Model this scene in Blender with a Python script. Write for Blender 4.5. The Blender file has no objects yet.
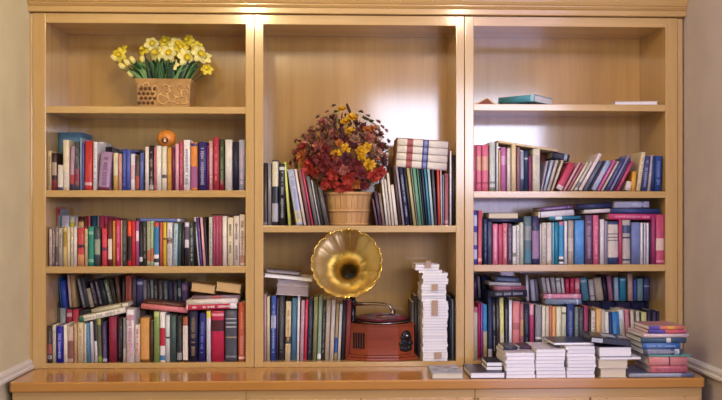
import bpy, bmesh, math, random
from mathutils import Vector, Matrix, noise
random.seed(7)
R = math.radians
S = bpy.context.scene
COL = S.collection

# ------------------------------------------------------------------ camera
F = 857.0            # focal length in pixels of the 722 px wide frame
TH = R(2.0)          # the camera is turned slightly to the right
DIST = 3.6 * math.cos(TH)
CX, CZ = -3.6 * math.sin(TH), 1.53
HOR = 216.0
cd = bpy.data.cameras.new('camera'); cam = bpy.data.objects.new('camera', cd); COL.objects.link(cam)
cd.sensor_fit = 'HORIZONTAL'; cd.sensor_width = 36.0; cd.lens = 36.0 * F / 722.0
cd.shift_y = (HOR - 200.0) / 722.0
cam.location = (CX, -DIST, CZ); cam.rotation_euler = (R(90), 0, -TH)
S.camera = cam

# ------------------------------------------------------------------ light
def lin(h):
    h = h.lstrip('#')
    if len(h) == 3: h = ''.join(c * 2 for c in h)
    v = [int(h[i:i + 2], 16) / 255 for i in (0, 2, 4)]
    return [(c / 12.92 if c <= .04045 else ((c + .055) / 1.055) ** 2.4) for c in v]
W = bpy.data.worlds.new('world'); S.world = W; W.use_nodes = True
W.node_tree.nodes['Background'].inputs[0].default_value = (1.0, 0.86, 0.70, 1)
W.node_tree.nodes['Background'].inputs[1].default_value = 0.24
def area(name, loc, target, sx, sy, power, colour, spread=180):
    l = bpy.data.lights.new(name, 'AREA'); l.shape = 'RECTANGLE'; l.size = sx; l.size_y = sy
    l.energy = power; l.color = colour; l.spread = R(spread)
    o = bpy.data.objects.new(name, l); COL.objects.link(o); o.location = loc
    o.rotation_euler = (Vector(target) - Vector(loc)).to_track_quat('-Z', 'Y').to_euler()
    return o
CEIL = 2.78
# daylight from the room's window behind the camera, then three added fill lights
area('window_and_fill_light', (1.36, -4.4, 2.24), (1.36, 0, 2.24), 2.15, 0.95, 74, (0.72, 0.78, 1.0))
area('added_fill_light', (1.0, -1.3, CEIL - .03), (1.0, -1.1, 0), 0.6, 1.3, 6, (0.52, 0.46, 1.0))  # added violet fill that cools the right side, no fixture there
area('added_fill_light', (-0.9, -2.3, CEIL - .03), (-0.9, -2.3, 0), 1.9, 1.6, 9, (1.0, 0.86, 0.6))  # added dim warm fill over the left side, no fixture there
area('window_and_fill_light', (1.55, -2.5, 1.3), (1.1, 0, 1.2), 1.3, 1.9, 22, (0.62, 0.54, 1.0))  # added violet fill beside the right bookcase, not a real window
LAMPS = [(-0.56, -1.30, 19, (1.0, 0.82, 0.46)), (0.60, -1.30, 6, (1.0, 0.78, 0.60))]
S.view_settings.view_transform = 'Standard'; S.view_settings.look = 'None'
S.view_settings.gamma = 1.0; S.view_settings.use_curve_mapping = False
S.view_settings.exposure = 0.16

# ------------------------------------------------------------------ helpers
def P(px, py, Y=0.0):
    """world x, z of the photo position px, py on the vertical plane at depth Y"""
    u = (px - 361.0) / F
    t = (Y + DIST) / (math.cos(TH) - u * math.sin(TH))
    return CX + t * (math.sin(TH) + u * math.cos(TH)), CZ - t * (py - HOR) / F
def PX(px, Y=0.0): return P(px, 0, Y)[0]
def PZ(py, Y=0.0, px=361): return P(px, py, Y)[1]
def tag(o, label=None, cat=None, group=None, kind=None):
    if label: o['label'] = label
    if cat: o['category'] = cat
    if group: o['group'] = group
    if kind: o['kind'] = kind
    return o
def link(name, me, parent=None, mats=()):
    o = bpy.data.objects.new(name, me); COL.objects.link(o)
    for m in mats: me.materials.append(m)
    if parent is not None: o.parent = parent
    return o
def empty(name, loc=(0, 0, 0), rz=0):
    o = bpy.data.objects.new(name, None); COL.objects.link(o); o.location = loc; o.rotation_euler.z = rz
    o.empty_display_size = .05
    return o
class MB:
    """collects shapes into one mesh"""
    def __init__(s): s.bm = bmesh.new()
    def box(s, x0, x1, y0, y1, z0, z1, bev=0, mi=0, M=None):
        vs = [s.bm.verts.new((x, y, z)) for x in (x0, x1) for y in (y0, y1) for z in (z0, z1)]
        fs = [s.bm.faces.new([vs[i] for i in f]) for f in
              ((0, 1, 3, 2), (4, 6, 7, 5), (0, 4, 5, 1), (2, 3, 7, 6), (0, 2, 6, 4), (1, 5, 7, 3))]
        for f in fs: f.material_index = mi
        if bev:
            r = bmesh.ops.bevel(s.bm, geom=list({e for f in fs for e in f.edges}), offset=bev, segments=2, affect='EDGES', profile=.5)
            vs = list({v for f in r['faces'] for v in f.verts} | {v for v in vs if v.is_valid})
        if M is not None: bmesh.ops.transform(s.bm, matrix=M, verts=vs)
        return s
    def poly(s, pts, mi=0):
        f = s.bm.faces.new([s.bm.verts.new(p) for p in pts]); f.material_index = mi; return s
    def prism(s, pts, a, b, axis='x', mi=0):
        """closed profile pts swept from a to b along the axis"""
        def q(p, t): return {'x': (t, p[0], p[1]), 'y': (p[0], t, p[1]), 'z': (p[0], p[1], t)}[axis]
        A = [s.bm.verts.new(q(p, a)) for p in pts]; B = [s.bm.verts.new(q(p, b)) for p in pts]
        n = len(pts)
        fs = [s.bm.faces.new((A[i], A[(i + 1) % n], B[(i + 1) % n], B[i])) for i in range(n)]
        fs += [s.bm.faces.new(A[::-1]), s.bm.faces.new(B)]
        for f in fs: f.material_index = mi
        return s
    def lathe(s, prof, n=32, M=None, mi=0, wob=None):
        rings = []
        for k, (r, z) in enumerate(prof):
            rings.append([s.bm.verts.new(((wob(i / n * 2 * math.pi, k) if wob else 1) * r * math.cos(i / n * 2 * math.pi),
                          (wob(i / n * 2 * math.pi, k) if wob else 1) * r * math.sin(i / n * 2 * math.pi), z)) for i in range(n)])
        for a, b in zip(rings, rings[1:]):
            for i in range(n):
                f = s.bm.faces.new((a[i], a[(i + 1) % n], b[(i + 1) % n], b[i])); f.material_index = mi; f.smooth = True
        for ring, r in ((rings[0], prof[0][0]), (rings[-1], prof[-1][0])):
            if r > 1e-4:
                try:
                    f = s.bm.faces.new(ring); f.material_index = mi
                except ValueError: pass
        if M is not None: bmesh.ops.transform(s.bm, matrix=M, verts=[v for r_ in rings for v in r_])
        return s
    def tube(s, pts, rad, n=10, mi=0):
        pts = [Vector(p) for p in pts]; rings = []
        rad = rad if isinstance(rad, (list, tuple)) else [rad] * len(pts)
        up = Vector((0, 0, 1))
        for k, p in enumerate(pts):
            d = (pts[min(k + 1, len(pts) - 1)] - pts[max(k - 1, 0)]).normalized()
            if abs(d.dot(up)) > .95: up = Vector((1, 0, 0))
            a = d.cross(up).normalized(); b = d.cross(a).normalized(); up = a.cross(d)
            rings.append([s.bm.verts.new(p + rad[k] * (a * math.cos(i / n * 6.28318) + b * math.sin(i / n * 6.28318))) for i in range(n)])
        for a, b in zip(rings, rings[1:]):
            for i in range(n):
                f = s.bm.faces.new((a[i], a[(i + 1) % n], b[(i + 1) % n], b[i])); f.smooth = True; f.material_index = mi
        for r_ in (rings[0][::-1], rings[-1]):
            f = s.bm.faces.new(r_); f.material_index = mi
        return s
    def strip(s, pts, widths, side, mi=0):
        """a thin blade through pts"""
        L, Rr = [], []
        for p, w in zip(pts, widths):
            p = Vector(p); L.append(s.bm.verts.new(p - side * w)); Rr.append(s.bm.verts.new(p + side * w))
        for i in range(len(pts) - 1):
            f = s.bm.faces.new((L[i], Rr[i], Rr[i + 1], L[i + 1])); f.material_index = mi; f.smooth = True
        return s
    def build(s, name, mat, parent=None, normals=True):
        if normals: bmesh.ops.recalc_face_normals(s.bm, faces=s.bm.faces)
        me = bpy.data.meshes.new(name); s.bm.to_mesh(me); s.bm.free()
        return link(name, me, parent, mat if isinstance(mat, (list, tuple)) else [mat])

# ------------------------------------------------------------------ materials
MC = {}
def mat(name, colour, rough=.5, metal=0, spec=.5, var=0.0, scale=40, stretch=(1, 1, 1), bump=0, coat=0):
    if name in MC: return MC[name]
    m = bpy.data.materials.new(name); m.use_nodes = True; MC[name] = m
    nt = m.node_tree; b = nt.nodes['Principled BSDF']
    c = lin(colour) if isinstance(colour, str) else list(colour)
    b.inputs['Base Color'].default_value = (*c, 1); b.inputs['Roughness'].default_value = rough
    b.inputs['Metallic'].default_value = metal; b.inputs['Specular IOR Level'].default_value = spec
    if coat: b.inputs['Coat Weight'].default_value = coat; b.inputs['Coat Roughness'].default_value = .12
    if var or bump:
        tc = nt.nodes.new('ShaderNodeTexCoord'); mp = nt.nodes.new('ShaderNodeMapping')
        mp.inputs['Scale'].default_value = stretch
        nz = nt.nodes.new('ShaderNodeTexNoise'); nz.inputs['Scale'].default_value = scale; nz.inputs['Detail'].default_value = 3
        nt.links.new(tc.outputs['Object'], mp.inputs[0]); nt.links.new(mp.outputs[0], nz.inputs['Vector'])
        if var:
            cr = nt.nodes.new('ShaderNodeValToRGB')
            cr.color_ramp.elements[0].position = .3; cr.color_ramp.elements[1].position = .7
            cr.color_ramp.elements[0].color = (*[max(0, x * (1 - var)) for x in c], 1)
            cr.color_ramp.elements[1].color = (*[min(1, x * (1 + var) + .01 * var) for x in c], 1)
            nt.links.new(nz.outputs[0], cr.inputs[0]); nt.links.new(cr.outputs[0], b.inputs['Base Color'])
        if bump:
            bp = nt.nodes.new('ShaderNodeBump'); bp.inputs['Strength'].default_value = bump; bp.inputs['Distance'].default_value = .003
            nt.links.new(nz.outputs[0], bp.inputs['Height']); nt.links.new(bp.outputs[0], b.inputs['Normal'])
    return m
def wood(name, c1, c2, grain='z', rough=.35, coat=.0, plank=0.0, cior=1.5):
    m = bpy.data.materials.new(name); m.use_nodes = True; nt = m.node_tree; b = nt.nodes['Principled BSDF']
    N = nt.nodes.new; Lk = nt.links.new
    tc = N('ShaderNodeTexCoord'); mp = N('ShaderNodeMapping')
    st = {'x': (1.2, 22, 22), 'z': (22, 22, 1.0)}[grain]
    mp.inputs['Scale'].default_value = st
    Lk(tc.outputs['Object'], mp.inputs[0])
    n1 = N('ShaderNodeTexNoise'); n1.inputs['Scale'].default_value = 1.0; n1.inputs['Detail'].default_value = 5; n1.inputs['Distortion'].default_value = .6
    Lk(mp.outputs[0], n1.inputs['Vector'])
    n2 = N('ShaderNodeTexNoise'); n2.inputs['Scale'].default_value = 6.0; n2.inputs['Detail'].default_value = 2
    Lk(mp.outputs[0], n2.inputs['Vector'])
    mx = N('ShaderNodeMix'); mx.data_type = 'FLOAT'; mx.inputs[0].default_value = .3
    Lk(n1.outputs[0], mx.inputs[2]); Lk(n2.outputs[0], mx.inputs[3])
    cr = N('ShaderNodeValToRGB'); cr.color_ramp.elements[0].position = .33; cr.color_ramp.elements[1].position = .68
    cr.color_ramp.elements[0].color = (*lin(c1), 1); cr.color_ramp.elements[1].color = (*lin(c2), 1)
    Lk(mx.outputs[0], cr.inputs[0])
    out = cr.outputs[0]
    if plank:
        mp2 = N('ShaderNodeMapping'); mp2.inputs['Scale'].default_value = (plank, .01, .35)
        Lk(tc.outputs['Object'], mp2.inputs[0])
        n3 = N('ShaderNodeTexNoise'); n3.inputs['Scale'].default_value = 1.0; n3.inputs['Detail'].default_value = 1
        Lk(mp2.outputs[0], n3.inputs['Vector'])
        mr = N('ShaderNodeMapRange'); mr.inputs[1].default_value = .3; mr.inputs[2].default_value = .7
        mr.inputs[3].default_value = .86; mr.inputs[4].default_value = 1.1
        Lk(n3.outputs[0], mr.inputs[0])
        mm = N('ShaderNodeMix'); mm.data_type = 'RGBA'; mm.blend_type = 'MULTIPLY'; mm.inputs[0].default_value = 1
        Lk(out, mm.inputs[6]); Lk(mr.outputs[0], mm.inputs[7]); out = mm.outputs[2]
    Lk(out, b.inputs['Base Color'])
    b.inputs['Roughness'].default_value = rough
    if coat: b.inputs['Coat Weight'].default_value = coat; b.inputs['Coat Roughness'].default_value = .12; b.inputs['Coat IOR'].default_value = cior
    return m
WV = wood('maple_vertical', 'C09A5C', 'CFAC70', 'z', .25, .9)
WH = wood('maple_horizontal', 'C09A5C', 'CFAC70', 'x', .25, .9)
WB = wood('maple_veneer', 'B88A44', 'CA9C50', 'z', .30, 1.0, plank=4.0, cior=1.85)
WB.node_tree.nodes['Principled BSDF'].inputs['Specular IOR Level'].default_value = .2
WC = wood('maple_counter', 'BA8038', 'C48C44', 'x', .3, .7)
WD = wood('maple_door', 'C49A66', 'D6B07C', 'x', .3, .2)

# ------------------------------------------------------------------ the room
XL, XR = PX(30), PX(684)
BACK = .30
plaster = mat('wall_plaster', 'D6CDA6', .85, var=.05, scale=6, bump=.15)
def struct(name, mb, m):
    return tag(mb.build(name, m), kind='structure')
YF = -3.4
wl = MB(); dz = PX(33.5) - PX(26.5)
wl.prism([(XL - .12, .34), (XL, .34), (XL, YF), (XL - .12, YF)], 0, CEIL, 'z'); o = struct('wall_left', wl, plaster)
o = struct('wall_right', MB().box(XR, XR + .12, -1.9, .34, 0, CEIL), mat('wall_plaster_cool_cast', 'C6BCB6', .85, var=.05, scale=6, bump=.15))  # same plaster with the cool violet light cast put into its colour
struct('wall_back', MB().box(XL - .12, XR + .12, .34, .44, 0, CEIL), plaster)
struct('floor', MB().box(XL - .12, XR + .12, -6.5, .44, -.08, 0), wood('floor_oak', '7a5638', '8d6642', 'x', .4))
struct('ceiling', MB().box(XL - .12, XR + .12, YF, .44, CEIL, CEIL + .08), mat('ceiling_paint', 'E9E2D4', .9, var=.02, scale=8))
white_paint = mat('trim_paint', 'D9D6CE', .4)
ZC = PZ(366.5)       # counter surface
for nm, x, s in (('baseboard_left', XL, 1), ('baseboard_right', XR, -1)):
    prof = [(0, 0), (.022 * s, 0), (.022 * s, .010), (.016 * s, .014), (.016 * s, .028), (.008 * s, .038), (0, .040)]
    mb = MB(); mb.prism([(x + a, ZC + .003 + b * .98) for a, b in prof], -3.35 if s > 0 else -1.88, -.012, 'y'); struct(nm, mb, white_paint)

# ceiling lamps: the warm downlights above and before the bookcases
lampm = bpy.data.materials.new('lamp_glow'); lampm.use_nodes = True
bb = lampm.node_tree.nodes['Principled BSDF']; bb.inputs['Emission Color'].default_value = (1, .85, .6, 1); bb.inputs['Emission Strength'].default_value = 12
brass_trim = mat('lamp_ring', 'D8D4C8', .35, .2)
for i, (x, y, pw, c) in enumerate(LAMPS):
    t = empty('ceiling_lamp', (x, y, CEIL)); tag(t, 'bare round ceiling lamp in front of the bookcases, out of the photo', 'ceiling light', 'ceiling lamps')
    MB().lathe([(.030, 0), (.075, 0), (.072, -.010), (.030, -.016), (.030, 0)], 28).build('ring', brass_trim, t)
    MB().lathe([(0, -.012), (.024, -.014), (.036, -.030), (.030, -.048), (0, -.055)], 24).build('bulb', lampm, t)
    l = bpy.data.lights.new('ceiling_lamp_glow', 'POINT'); l.energy = pw; l.color = c; l.shadow_soft_size = .055
    lo = bpy.data.objects.new('ceiling_lamp_glow', l); COL.objects.link(lo); lo.location = (0, 0, -.115); lo.parent = t

# ------------------------------------------------------------------ the built-in bookcases
ZTOP = lambda px: None
BAYS = [  # name, outer left, opening left, opening right, outer right, shelf tops (px), label
    ('left', 33, 46, 246, 254.3, [107.6, 190.6, 265.8]),
    ('middle', 254.5, 263.2, 456, 464.3, [225.6]),
    ('right', 464.5, 473.2, 665, 677, [103.4, 191.0, 265.0])]
ZRAIL0, ZRAIL1 = PZ(25.4), PZ(15.8)           # top rail
ZFLOOR = PZ(361.4)                            # top of the bottom board
BL = {'left': 'light maple open bookcase on the left, holding the daffodil planter',
      'middle': 'light maple open bookcase in the middle, holding the gramophone',
      'right': 'light maple open bookcase on the right, with pink volumes on its second shelf'}
SH = {}
for nm, a, b, c, d, sh in BAYS:
    xa, xb, xc, xd = PX(a), PX(b), PX(c), PX(d)
    t = empty('bookcase', ((xa + xd) / 2, 0, ZC)); tag(t, BL[nm], 'bookcase', 'built-in maple bookcases')
    ox = (xa + xd) / 2
    L = lambda x: x - ox
    zb, zt = 0.0, PZ(13) - ZC
    fz = ZFLOOR - ZC
    MB().box(L(xb) - .019, L(xb), .012, BACK, zb, zt, .0008).build('side_panel', WV, t)
    MB().box(L(xc), L(xc) + .019, .012, BACK, zb, zt, .0008).build('side_panel', WV, t)
    MB().box(L(xb) - .019, L(xc) + .019, BACK, BACK + .008, zb, zt).build('back_panel', WB, t)
    MB().box(L(xa), L(xb) + .001, -.008, .012, zb, ZRAIL1 - ZC, .002).build('stile', WV, t)
    MB().box(L(xc) - .001, L(xd) - .0012, -.008, .012, zb, ZRAIL1 - ZC, .002).build('stile', WV, t)
    MB().box(L(xb) + .001, L(xc) - .001, -.007, .012, ZRAIL0 - ZC, ZRAIL1 - ZC, .0015).build('top_rail', WH, t)
    MB().box(L(xb) + .001, L(xc) - .001, -.007, .012, zb, fz, .0015).build('bottom_rail', WH, t)
    MB().box(L(xb), L(xc), .012, BACK, fz - .018, fz).build('bottom_board', WH, t)
    MB().box(L(xb), L(xc), .012, BACK, ZRAIL0 + .012 - ZC, ZRAIL0 + .03 - ZC).build('top_board', WH, t)
    SH[nm] = []
    for s_ in sh:
        z = PZ(s_); SH[nm].append(z); z -= ZC
        hgt = .0285
        m = MB(); m.box(L(xb) + .0006, L(xc) - .0006, .002, BACK, z - .0215, z, .001)
        m.box(L(xb) + .0006, L(xc) - .0006, -.005, .002, z - hgt, z, .002)
        m.build('shelf', WH, t)
for nm, x0, x1 in (('trim_1', PX(27.5), PX(33) - .0012), ('trim_2', PX(677) + .0012, PX(682.5))):
    m = MB(); m.box(x0, x1, -.004, .02, ZC + .002, ZRAIL1 - .001, .003); struct(nm, m, WV)
# crown moulding
cr = MB(); z0 = ZRAIL1
z = lambda p: PZ(p, -.02)
prof = [(.0, z0 + .002), (-.024, z0 + .002), (-.026, z(13.8)), (-.022, z(13.2)), (-.022, z(8.6)), (-.028, z(8.0)), (-.034, z(6.6)), (-.028, z(5.6)), (-.028, z(4.6)),
        (-.036, z(4.2)), (-.042, z(2)), (-.052, z(-3)), (-.07, z(-9)), (-.10, z(-15)), (-.13, z(-18)), (-.135, z(-22)), (0, z(-22))]
cr.prism(prof, XL + .001, XR - .001, 'x'); struct('trim_3', cr, WH)
struct('wall_bulkhead', MB().box(XL + .001, XR - .001, -.004, .338, z(-22) + .001, CEIL - .001), plaster)

# counter top
YC = -.300
mb = MB()
xl0, xl1 = PX(34.5), PX(8, YC); xr0, xr1 = PX(683), PX(706, YC)
th = .038
zc = ZC - .0005
pts = [(XL + .003, .338), (XL + .003, -.012), (xl1, YC + .012), (xl1 + .010, YC), (xr1 - .010, YC), (xr1, YC + .012), (XR - .003, -.012), (XR - .003, .338)]
mb.prism(pts, zc - th, zc, 'z')
ct = mb.build('countertop', WC)
bv = ct.modifiers.new('bevel', 'BEVEL'); bv.width = .005; bv.segments = 3; bv.limit_method = 'ANGLE'
tag(ct, 'long glossy honey maple counter running below all three bookcases', 'countertop')
# base cabinets
YB = YC + .022
edges = [PX(12, YB), PX(246, YB), PX(475, YB), PX(702, YB)]
BLB = ['maple base cabinet under the left bookcase', 'maple base cabinet under the middle bookcase, below the gramophone', 'maple base cabinet under the right bookcase, below the white booklets']
steel = mat('nickel', 'B9B5AA', .3, 1)
for i in range(3):
    x0, x1 = edges[i] + .0007, edges[i + 1] - .0007
    t = empty('base_cabinet', ((x0 + x1) / 2, YB, 0)); tag(t, BLB[i], 'cabinet', 'maple base cabinets')
    h = (x1 - x0) / 2; zt = zc - th - .0015
    MB().box(-h, h, .022, .60, .09, zt - .001).build('carcass', WV, t)
    MB().box(-h, h, .06, .6, 0.001, .089).build('plinth', WH, t)
    fr = MB(); fr.box(-h, h, 0, .021, zt - .040, zt, .002); fr.box(-h, -h + .02, 0, .021, .09, zt - .041, .002); fr.box(h - .02, h, 0, .021, .09, zt - .041, .002)
    fr.box(-h + .0205, h - .0205, 0, .021, .09, .12, .002); fr.build('face_frame', WH, t)
    for s in (0, 1):
        d0, d1 = (-h + .012, -.003) if s == 0 else (.003, h - .012)
        z0, z1 = .10, zt - .034
        m = MB(); w = .06
        m.box(d0, d0 + w, -.019, -.001, z0, z1, .003); m.box(d1 - w, d1, -.019, -.001, z0, z1, .003)
        m.box(d0 + w, d1 - w, -.019, -.001, z1 - w, z1, .003); m.box(d0 + w, d1 - w, -.019, -.001, z0, z0 + w, .003)
        m.box(d0 + w, d1 - w, -.011, -.003, z0 + w, z1 - w)
        dr = m.build('door', WD, t)
        kx = d1 - .03 if s == 0 else d0 + .03
        MB().lathe([(.005, 0), (.005, .012), (.014, .016), (.015, .022), (.009, .027), (0, .028)], 20, Matrix.Translation((kx, -.019, z1 - .12)) @ Matrix.Rotation(R(90), 4, 'X')).build('knob', steel, dr)

# ------------------------------------------------------------------ books
PG = [mat('page_block_%s' % n, c, .8, var=.07, scale=900, stretch=(1, .02, .02)) for n, c in (('cream', 'D9CDB2'), ('white', 'F3F0EF'), ('tan', 'CFAE78'), ('grey', 'A4979A'))]  # the grey one is pale paper with the pile's shade put into its colour
def cover(hexc):
    return mat('cover_' + hexc.lower(), hexc, random.choice((.35, .45, .55)), var=.10, scale=55)
SER = [0]
def blend(a, b, f=.62):
    return ''.join('%02X' % round(int(a[i:i + 2], 16) * (1 - f) + int(b[i:i + 2], 16) * f) for i in (0, 2, 4))
def book(T, H, D, hexc, flags='', pages=0, name='book', soft=False):
    """a closed book, spine on the -Y side, origin at the middle of the spine's foot"""
    mats = [cover(hexc)]; segs = []; title = None; bands = None
    for fl in flags.split():
        if fl[0] == 'P':
            lo, hi, c = fl[1:].split('-'); mats.append(cover(c)); segs.append((float(lo), float(hi), len(mats) - 1))
        elif fl[0] == 'T': title = fl[1:]
        elif fl[0] == 'B': bands = fl[1:]
    if bands:
        mats.append(cover(bands))
        for q in (.12, .16, .82, .86): segs.append((q - .012, q + .012, len(mats) - 1))
    cuts = sorted({0.0, 1.0} | {s for a in segs for s in a[:2]})
    b = .0013 if soft else .002
    rr = .0006 if soft else min(.003, T * .14)
    t = T / 2
    prof = [(-t, D), (-t, .0), (-t * .6, -rr), (0, -rr * 1.35), (t * .6, -rr), (t, .0), (t, D), (t - b, D), (t - b, .004), (-t + b, .004), (-t + b, D)]
    bm = bmesh.new(); rings = [[bm.verts.new((x, y, z * H)) for x, y in prof] for z in cuts]
    n = len(prof)
    for k in range(len(cuts) - 1):
        mid = (cuts[k] + cuts[k + 1]) / 2
        mi = 0
        for lo, hi, m_ in segs:
            if lo <= mid <= hi: mi = m_
        for i in range(n):
            f = bm.faces.new((rings[k][i], rings[k][(i + 1) % n], rings[k + 1][(i + 1) % n], rings[k + 1][i]))
            f.material_index = mi if 1 <= i <= 4 else 0
            if 1 <= i <= 4: f.smooth = True
    bm.faces.new(rings[0][::-1]); bm.faces.new(rings[-1])
    if title:
        mats.append(cover(blend(hexc, title))); ti = len(mats) - 1
        rnd = random.Random(SER[0]); zz = H * .12; w = T * .22
        while zz < H * .86:
            if rnd.random() < .16: zz += H * rnd.choice((.03, .06)); continue
            hl = .0035 + rnd.random() * .003
            ww = w * (.6 + .5 * rnd.random())
            y = -rr * 1.35 - .0005
            vs = [bm.verts.new(p) for p in ((-ww, y, zz), (ww, y, zz), (ww, y, zz + hl), (-ww, y, zz + hl),
                                            (-ww, y + .001, zz), (ww, y + .001, zz), (ww, y + .001, zz + hl), (-ww, y + .001, zz + hl))]
            for ids in ((0, 1, 2, 3), (0, 4, 5, 1), (3, 2, 6, 7), (0, 3, 7, 4), (1, 5, 6, 2)):
                f = bm.faces.new([vs[i] for i in ids]); f.material_index = ti
            zz += hl + .0018
    SER[0] += 1
    bmesh.ops.recalc_face_normals(bm, faces=bm.faces)
    me = bpy.data.meshes.new(name); bm.to_mesh(me); bm.free()
    o = link(name, me, None, mats)
    g = .0008 if soft else .003
    MB().box(-t + b, t - b, .004, D - g, g, H - g).build('pages', PG[pages], o)
    return o

ALL = []
def up(row, phrase, shelf_z, base, Y, D, table, lean_all=None, jit=.010, pref='', shrink=.35):
    """upright books. line: x0 x1 top lean hex name | flags  (px on the spine plane; x at the foot)"""
    rnd = random.Random(len(ALL)); out = []
    for ln in table.strip().splitlines():
        main, _, fl = ln.partition('|')
        w = main.split()
        x0, x1, top, lean = map(float, w[:4]); hexc = w[4]; nm = ' '.join(w[5:])
        y = Y + rnd.random() * jit
        xa, xb = PX(x0, y), PX(x1 - shrink, y)
        zt = PZ(top, y, (x0 + x1) / 2)
        zb = shelf_z
        rise = zt - zb
        # lean in metres at the top
        dx = PX(x0 + lean, y) - PX(x0, y)
        ang = math.atan2(dx, rise)
        for _, oa, ol, orr, ob, _s in BAYS:
            if oa < x0 < ob:
                lo, hi = PX(ol) + .0015, PX(orr) - .0015
                xa = max(xa, lo, lo - dx); xb = min(xb, hi, hi - dx)
        T = (xb - xa) * math.cos(ang)
        H = (rise - T * abs(math.sin(ang))) / math.cos(ang)
        T = max(T, .004); H = max(H, .04)
        dd = D * (.9 + .2 * rnd.random()); dd = min(dd, BACK - .006 - y)
        o = book(T, H, dd, hexc, fl, soft=T < .014)
        # pivot on the lower corner
        px_ = xb if ang > 0 else xa
        off = T / 2 if ang > 0 else -T / 2
        Mx = Matrix.Translation((px_, y, zb + .0004)) @ Matrix.Rotation(ang, 4, 'Y') @ Matrix.Translation((-off, 0, 0))
        o.matrix_world = Mx
        rec = dict(o=o, col=nm, row=row, phrase=phrase, th=T, h=H, lean=dx, fl=fl)
        out.append(rec); ALL.append(rec)
    return out
def lay(x0, x1, yl, yr, t, Y, D, hexc, label, flags='', side='spine', pages=0, group=None, zfix=None, name='book', soft=False, cat='book'):
    """a book lying flat, its long side facing the room. yl, yr: px of its underside at both ends; t thickness px"""
    xa, xb = PX(x0, Y), PX(x1, Y)
    za, zb = PZ(yl, Y, x0), PZ(yr, Y, x1)
    if zfix is not None: zb += zfix - za; za = zfix
    T = t * (DIST + Y) / F
    Lg = math.hypot(xb - xa, zb - za); ang = math.atan2(zb - za, xb - xa)
    o = book(T, Lg, D, hexc, flags, pages=pages, name=name, soft=soft)
    # local z -> world x, local x -> world -z
    if side == 'spine':
        Rm = Matrix(((0, 0, 1, 0), (0, 1, 0, 0), (-1, 0, 0, 0), (0, 0, 0, 1)))
        Mx = Matrix.Translation((xa, Y, za)) @ Matrix.Rotation(-ang, 4, 'Y') @ Matrix.Translation((0, 0, T / 2)) @ Rm
    else:   # fore edge to the room
        Rm = Matrix(((0, 0, 1, 0), (0, -1, 0, 0), (1, 0, 0, 0), (0, 0, 0, 1)))
        Mx = Matrix.Translation((xa, Y + D, za)) @ Matrix.Rotation(-ang, 4, 'Y') @ Matrix.Translation((0, 0, T / 2)) @ Rm
    o.matrix_world = Mx
    tag(o, label, cat, group)
    return o, za + T / math.cos(ang)
L1, L2, L3 = SH['left']; M1 = SH['middle'][0]; R1, R2, R3 = SH['right']
FL = ZFLOOR
# ---- left bookcase, second opening
up('LA', 'left bookcase top book row', L2, 190, .012, .13, '''
47.1 51.8 151 0 D4C096 cream | T8a7050
51.9 57.2 153 0 3c2628 dark brown | P.0-.28-8a3038 P.4-.75-b09a88
57.4 63.0 165 .6 DCD3C4 low cream | P.0-.12-4a4a78
63.2 69.6 140 0 E4D8BC tall ivory | P.1-.35-d8cfc4
69.8 73.9 146 1.2 B592A6 lilac | P.0-.14-3a3450 P.14-.35-b4433c
74.2 80.0 142 0 4c4c50 charcoal | P.1-.45-8e2a3c T8a8a90
80.1 82.0 138 0 8CA4BC pale blue
82.2 84.4 143 0 605C9C violet |
84.6 92.4 141 .4 C03836 bright red | P.1-.16-e0b0b0
93.0 97.0 142 .5 ECE8E8 white | T9098b0
98.0 109.5 151.5 3.2 A98AAE wide lavender | T6a4a70 P.0-.08-7a3a50
113.4 118.4 153 0 DDD0B4 beige | P.0-.4-c8a860
118.7 122.0 154 0 D9A08E salmon |
122.3 126.6 149 .3 4150A4 royal blue | T8a90c0
126.8 130.5 150 .3 5A68B4 cornflower |
130.8 135.2 154 0 E9E4E6 white | P.3-.7-e0b8c0
135.5 139.2 155 .8 5A4444 brown | P.05-.4-b04a38
139.4 143.4 153 .8 5868A6 slate blue | Pb.0-.1-222
145.2 149.1 147 0 EDDFD6 blush |
149.3 154.0 145.5 0 2A2022 black | Te0d8d0 P.02-.12-b0a8a0
154.2 156.0 147 0 C87080 rose |
156.2 161.8 146 0 EEE8DC ivory | Pb.0-.1-222
162.0 167.0 146.5 0 E0DAC8 ivory | P.28-.36-555555
167.3 171.8 147.5 0 D39A44 mustard |
172.2 175.0 147 0 6C2044 plum |
175.3 179.3 144 0 EAAEBC pale pink |
179.6 183.2 141 0 B84860 raspberry | Te0a0b0
183.6 190.5 140 0 F0EEF0 white | T505868
190.8 197.6 142.5 0 E08A3C orange | P.05-.5-a0588a P.92-.98-4a3a70
198.5 206.8 142 0 372F6C navy | Td8d0e0
207.0 209.0 145 0 6C1A5C purple |
209.2 213.0 141 0 D89A98 pink | Tf0e0d8
213.3 219.4 137.5 0 AE3446 crimson | Te09090
219.6 224.4 139.5 0 3C4A2E moss | P.0-.2-8a2030 Ta0a878
225.2 232.6 139.8 0 DED8CE off-white |
232.9 238.6 142 0 14142A black |
238.9 245.2 140 0 A9A9B9 silver grey | Td8a8b8
'''.replace('Pb.0-.1-222',''))
up('LAb', 'left bookcase top book row, behind', L2, 190, .15, .13, '''
53.5 57.0 138.5 0 30202a dark maroon |
58.0 83.5 132.5 0 5C86A2 tall wide blue |
84.0 91.0 141 0 8a2a30 brick |
98.5 104.5 142 0 f0ece4 white |
105 112.5 147 0 201c28 black |
116 127 153 0 34344e dark slate |
128 141 155 0 4a3a44 dark plum |
''')
lay(117, 142, 153.2, 152.6, 3.2, .10, .14, '323A66', 'dark blue book lying flat across the books right of the lavender one', 'T8088a8', group='books lying on top of book rows')
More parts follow.
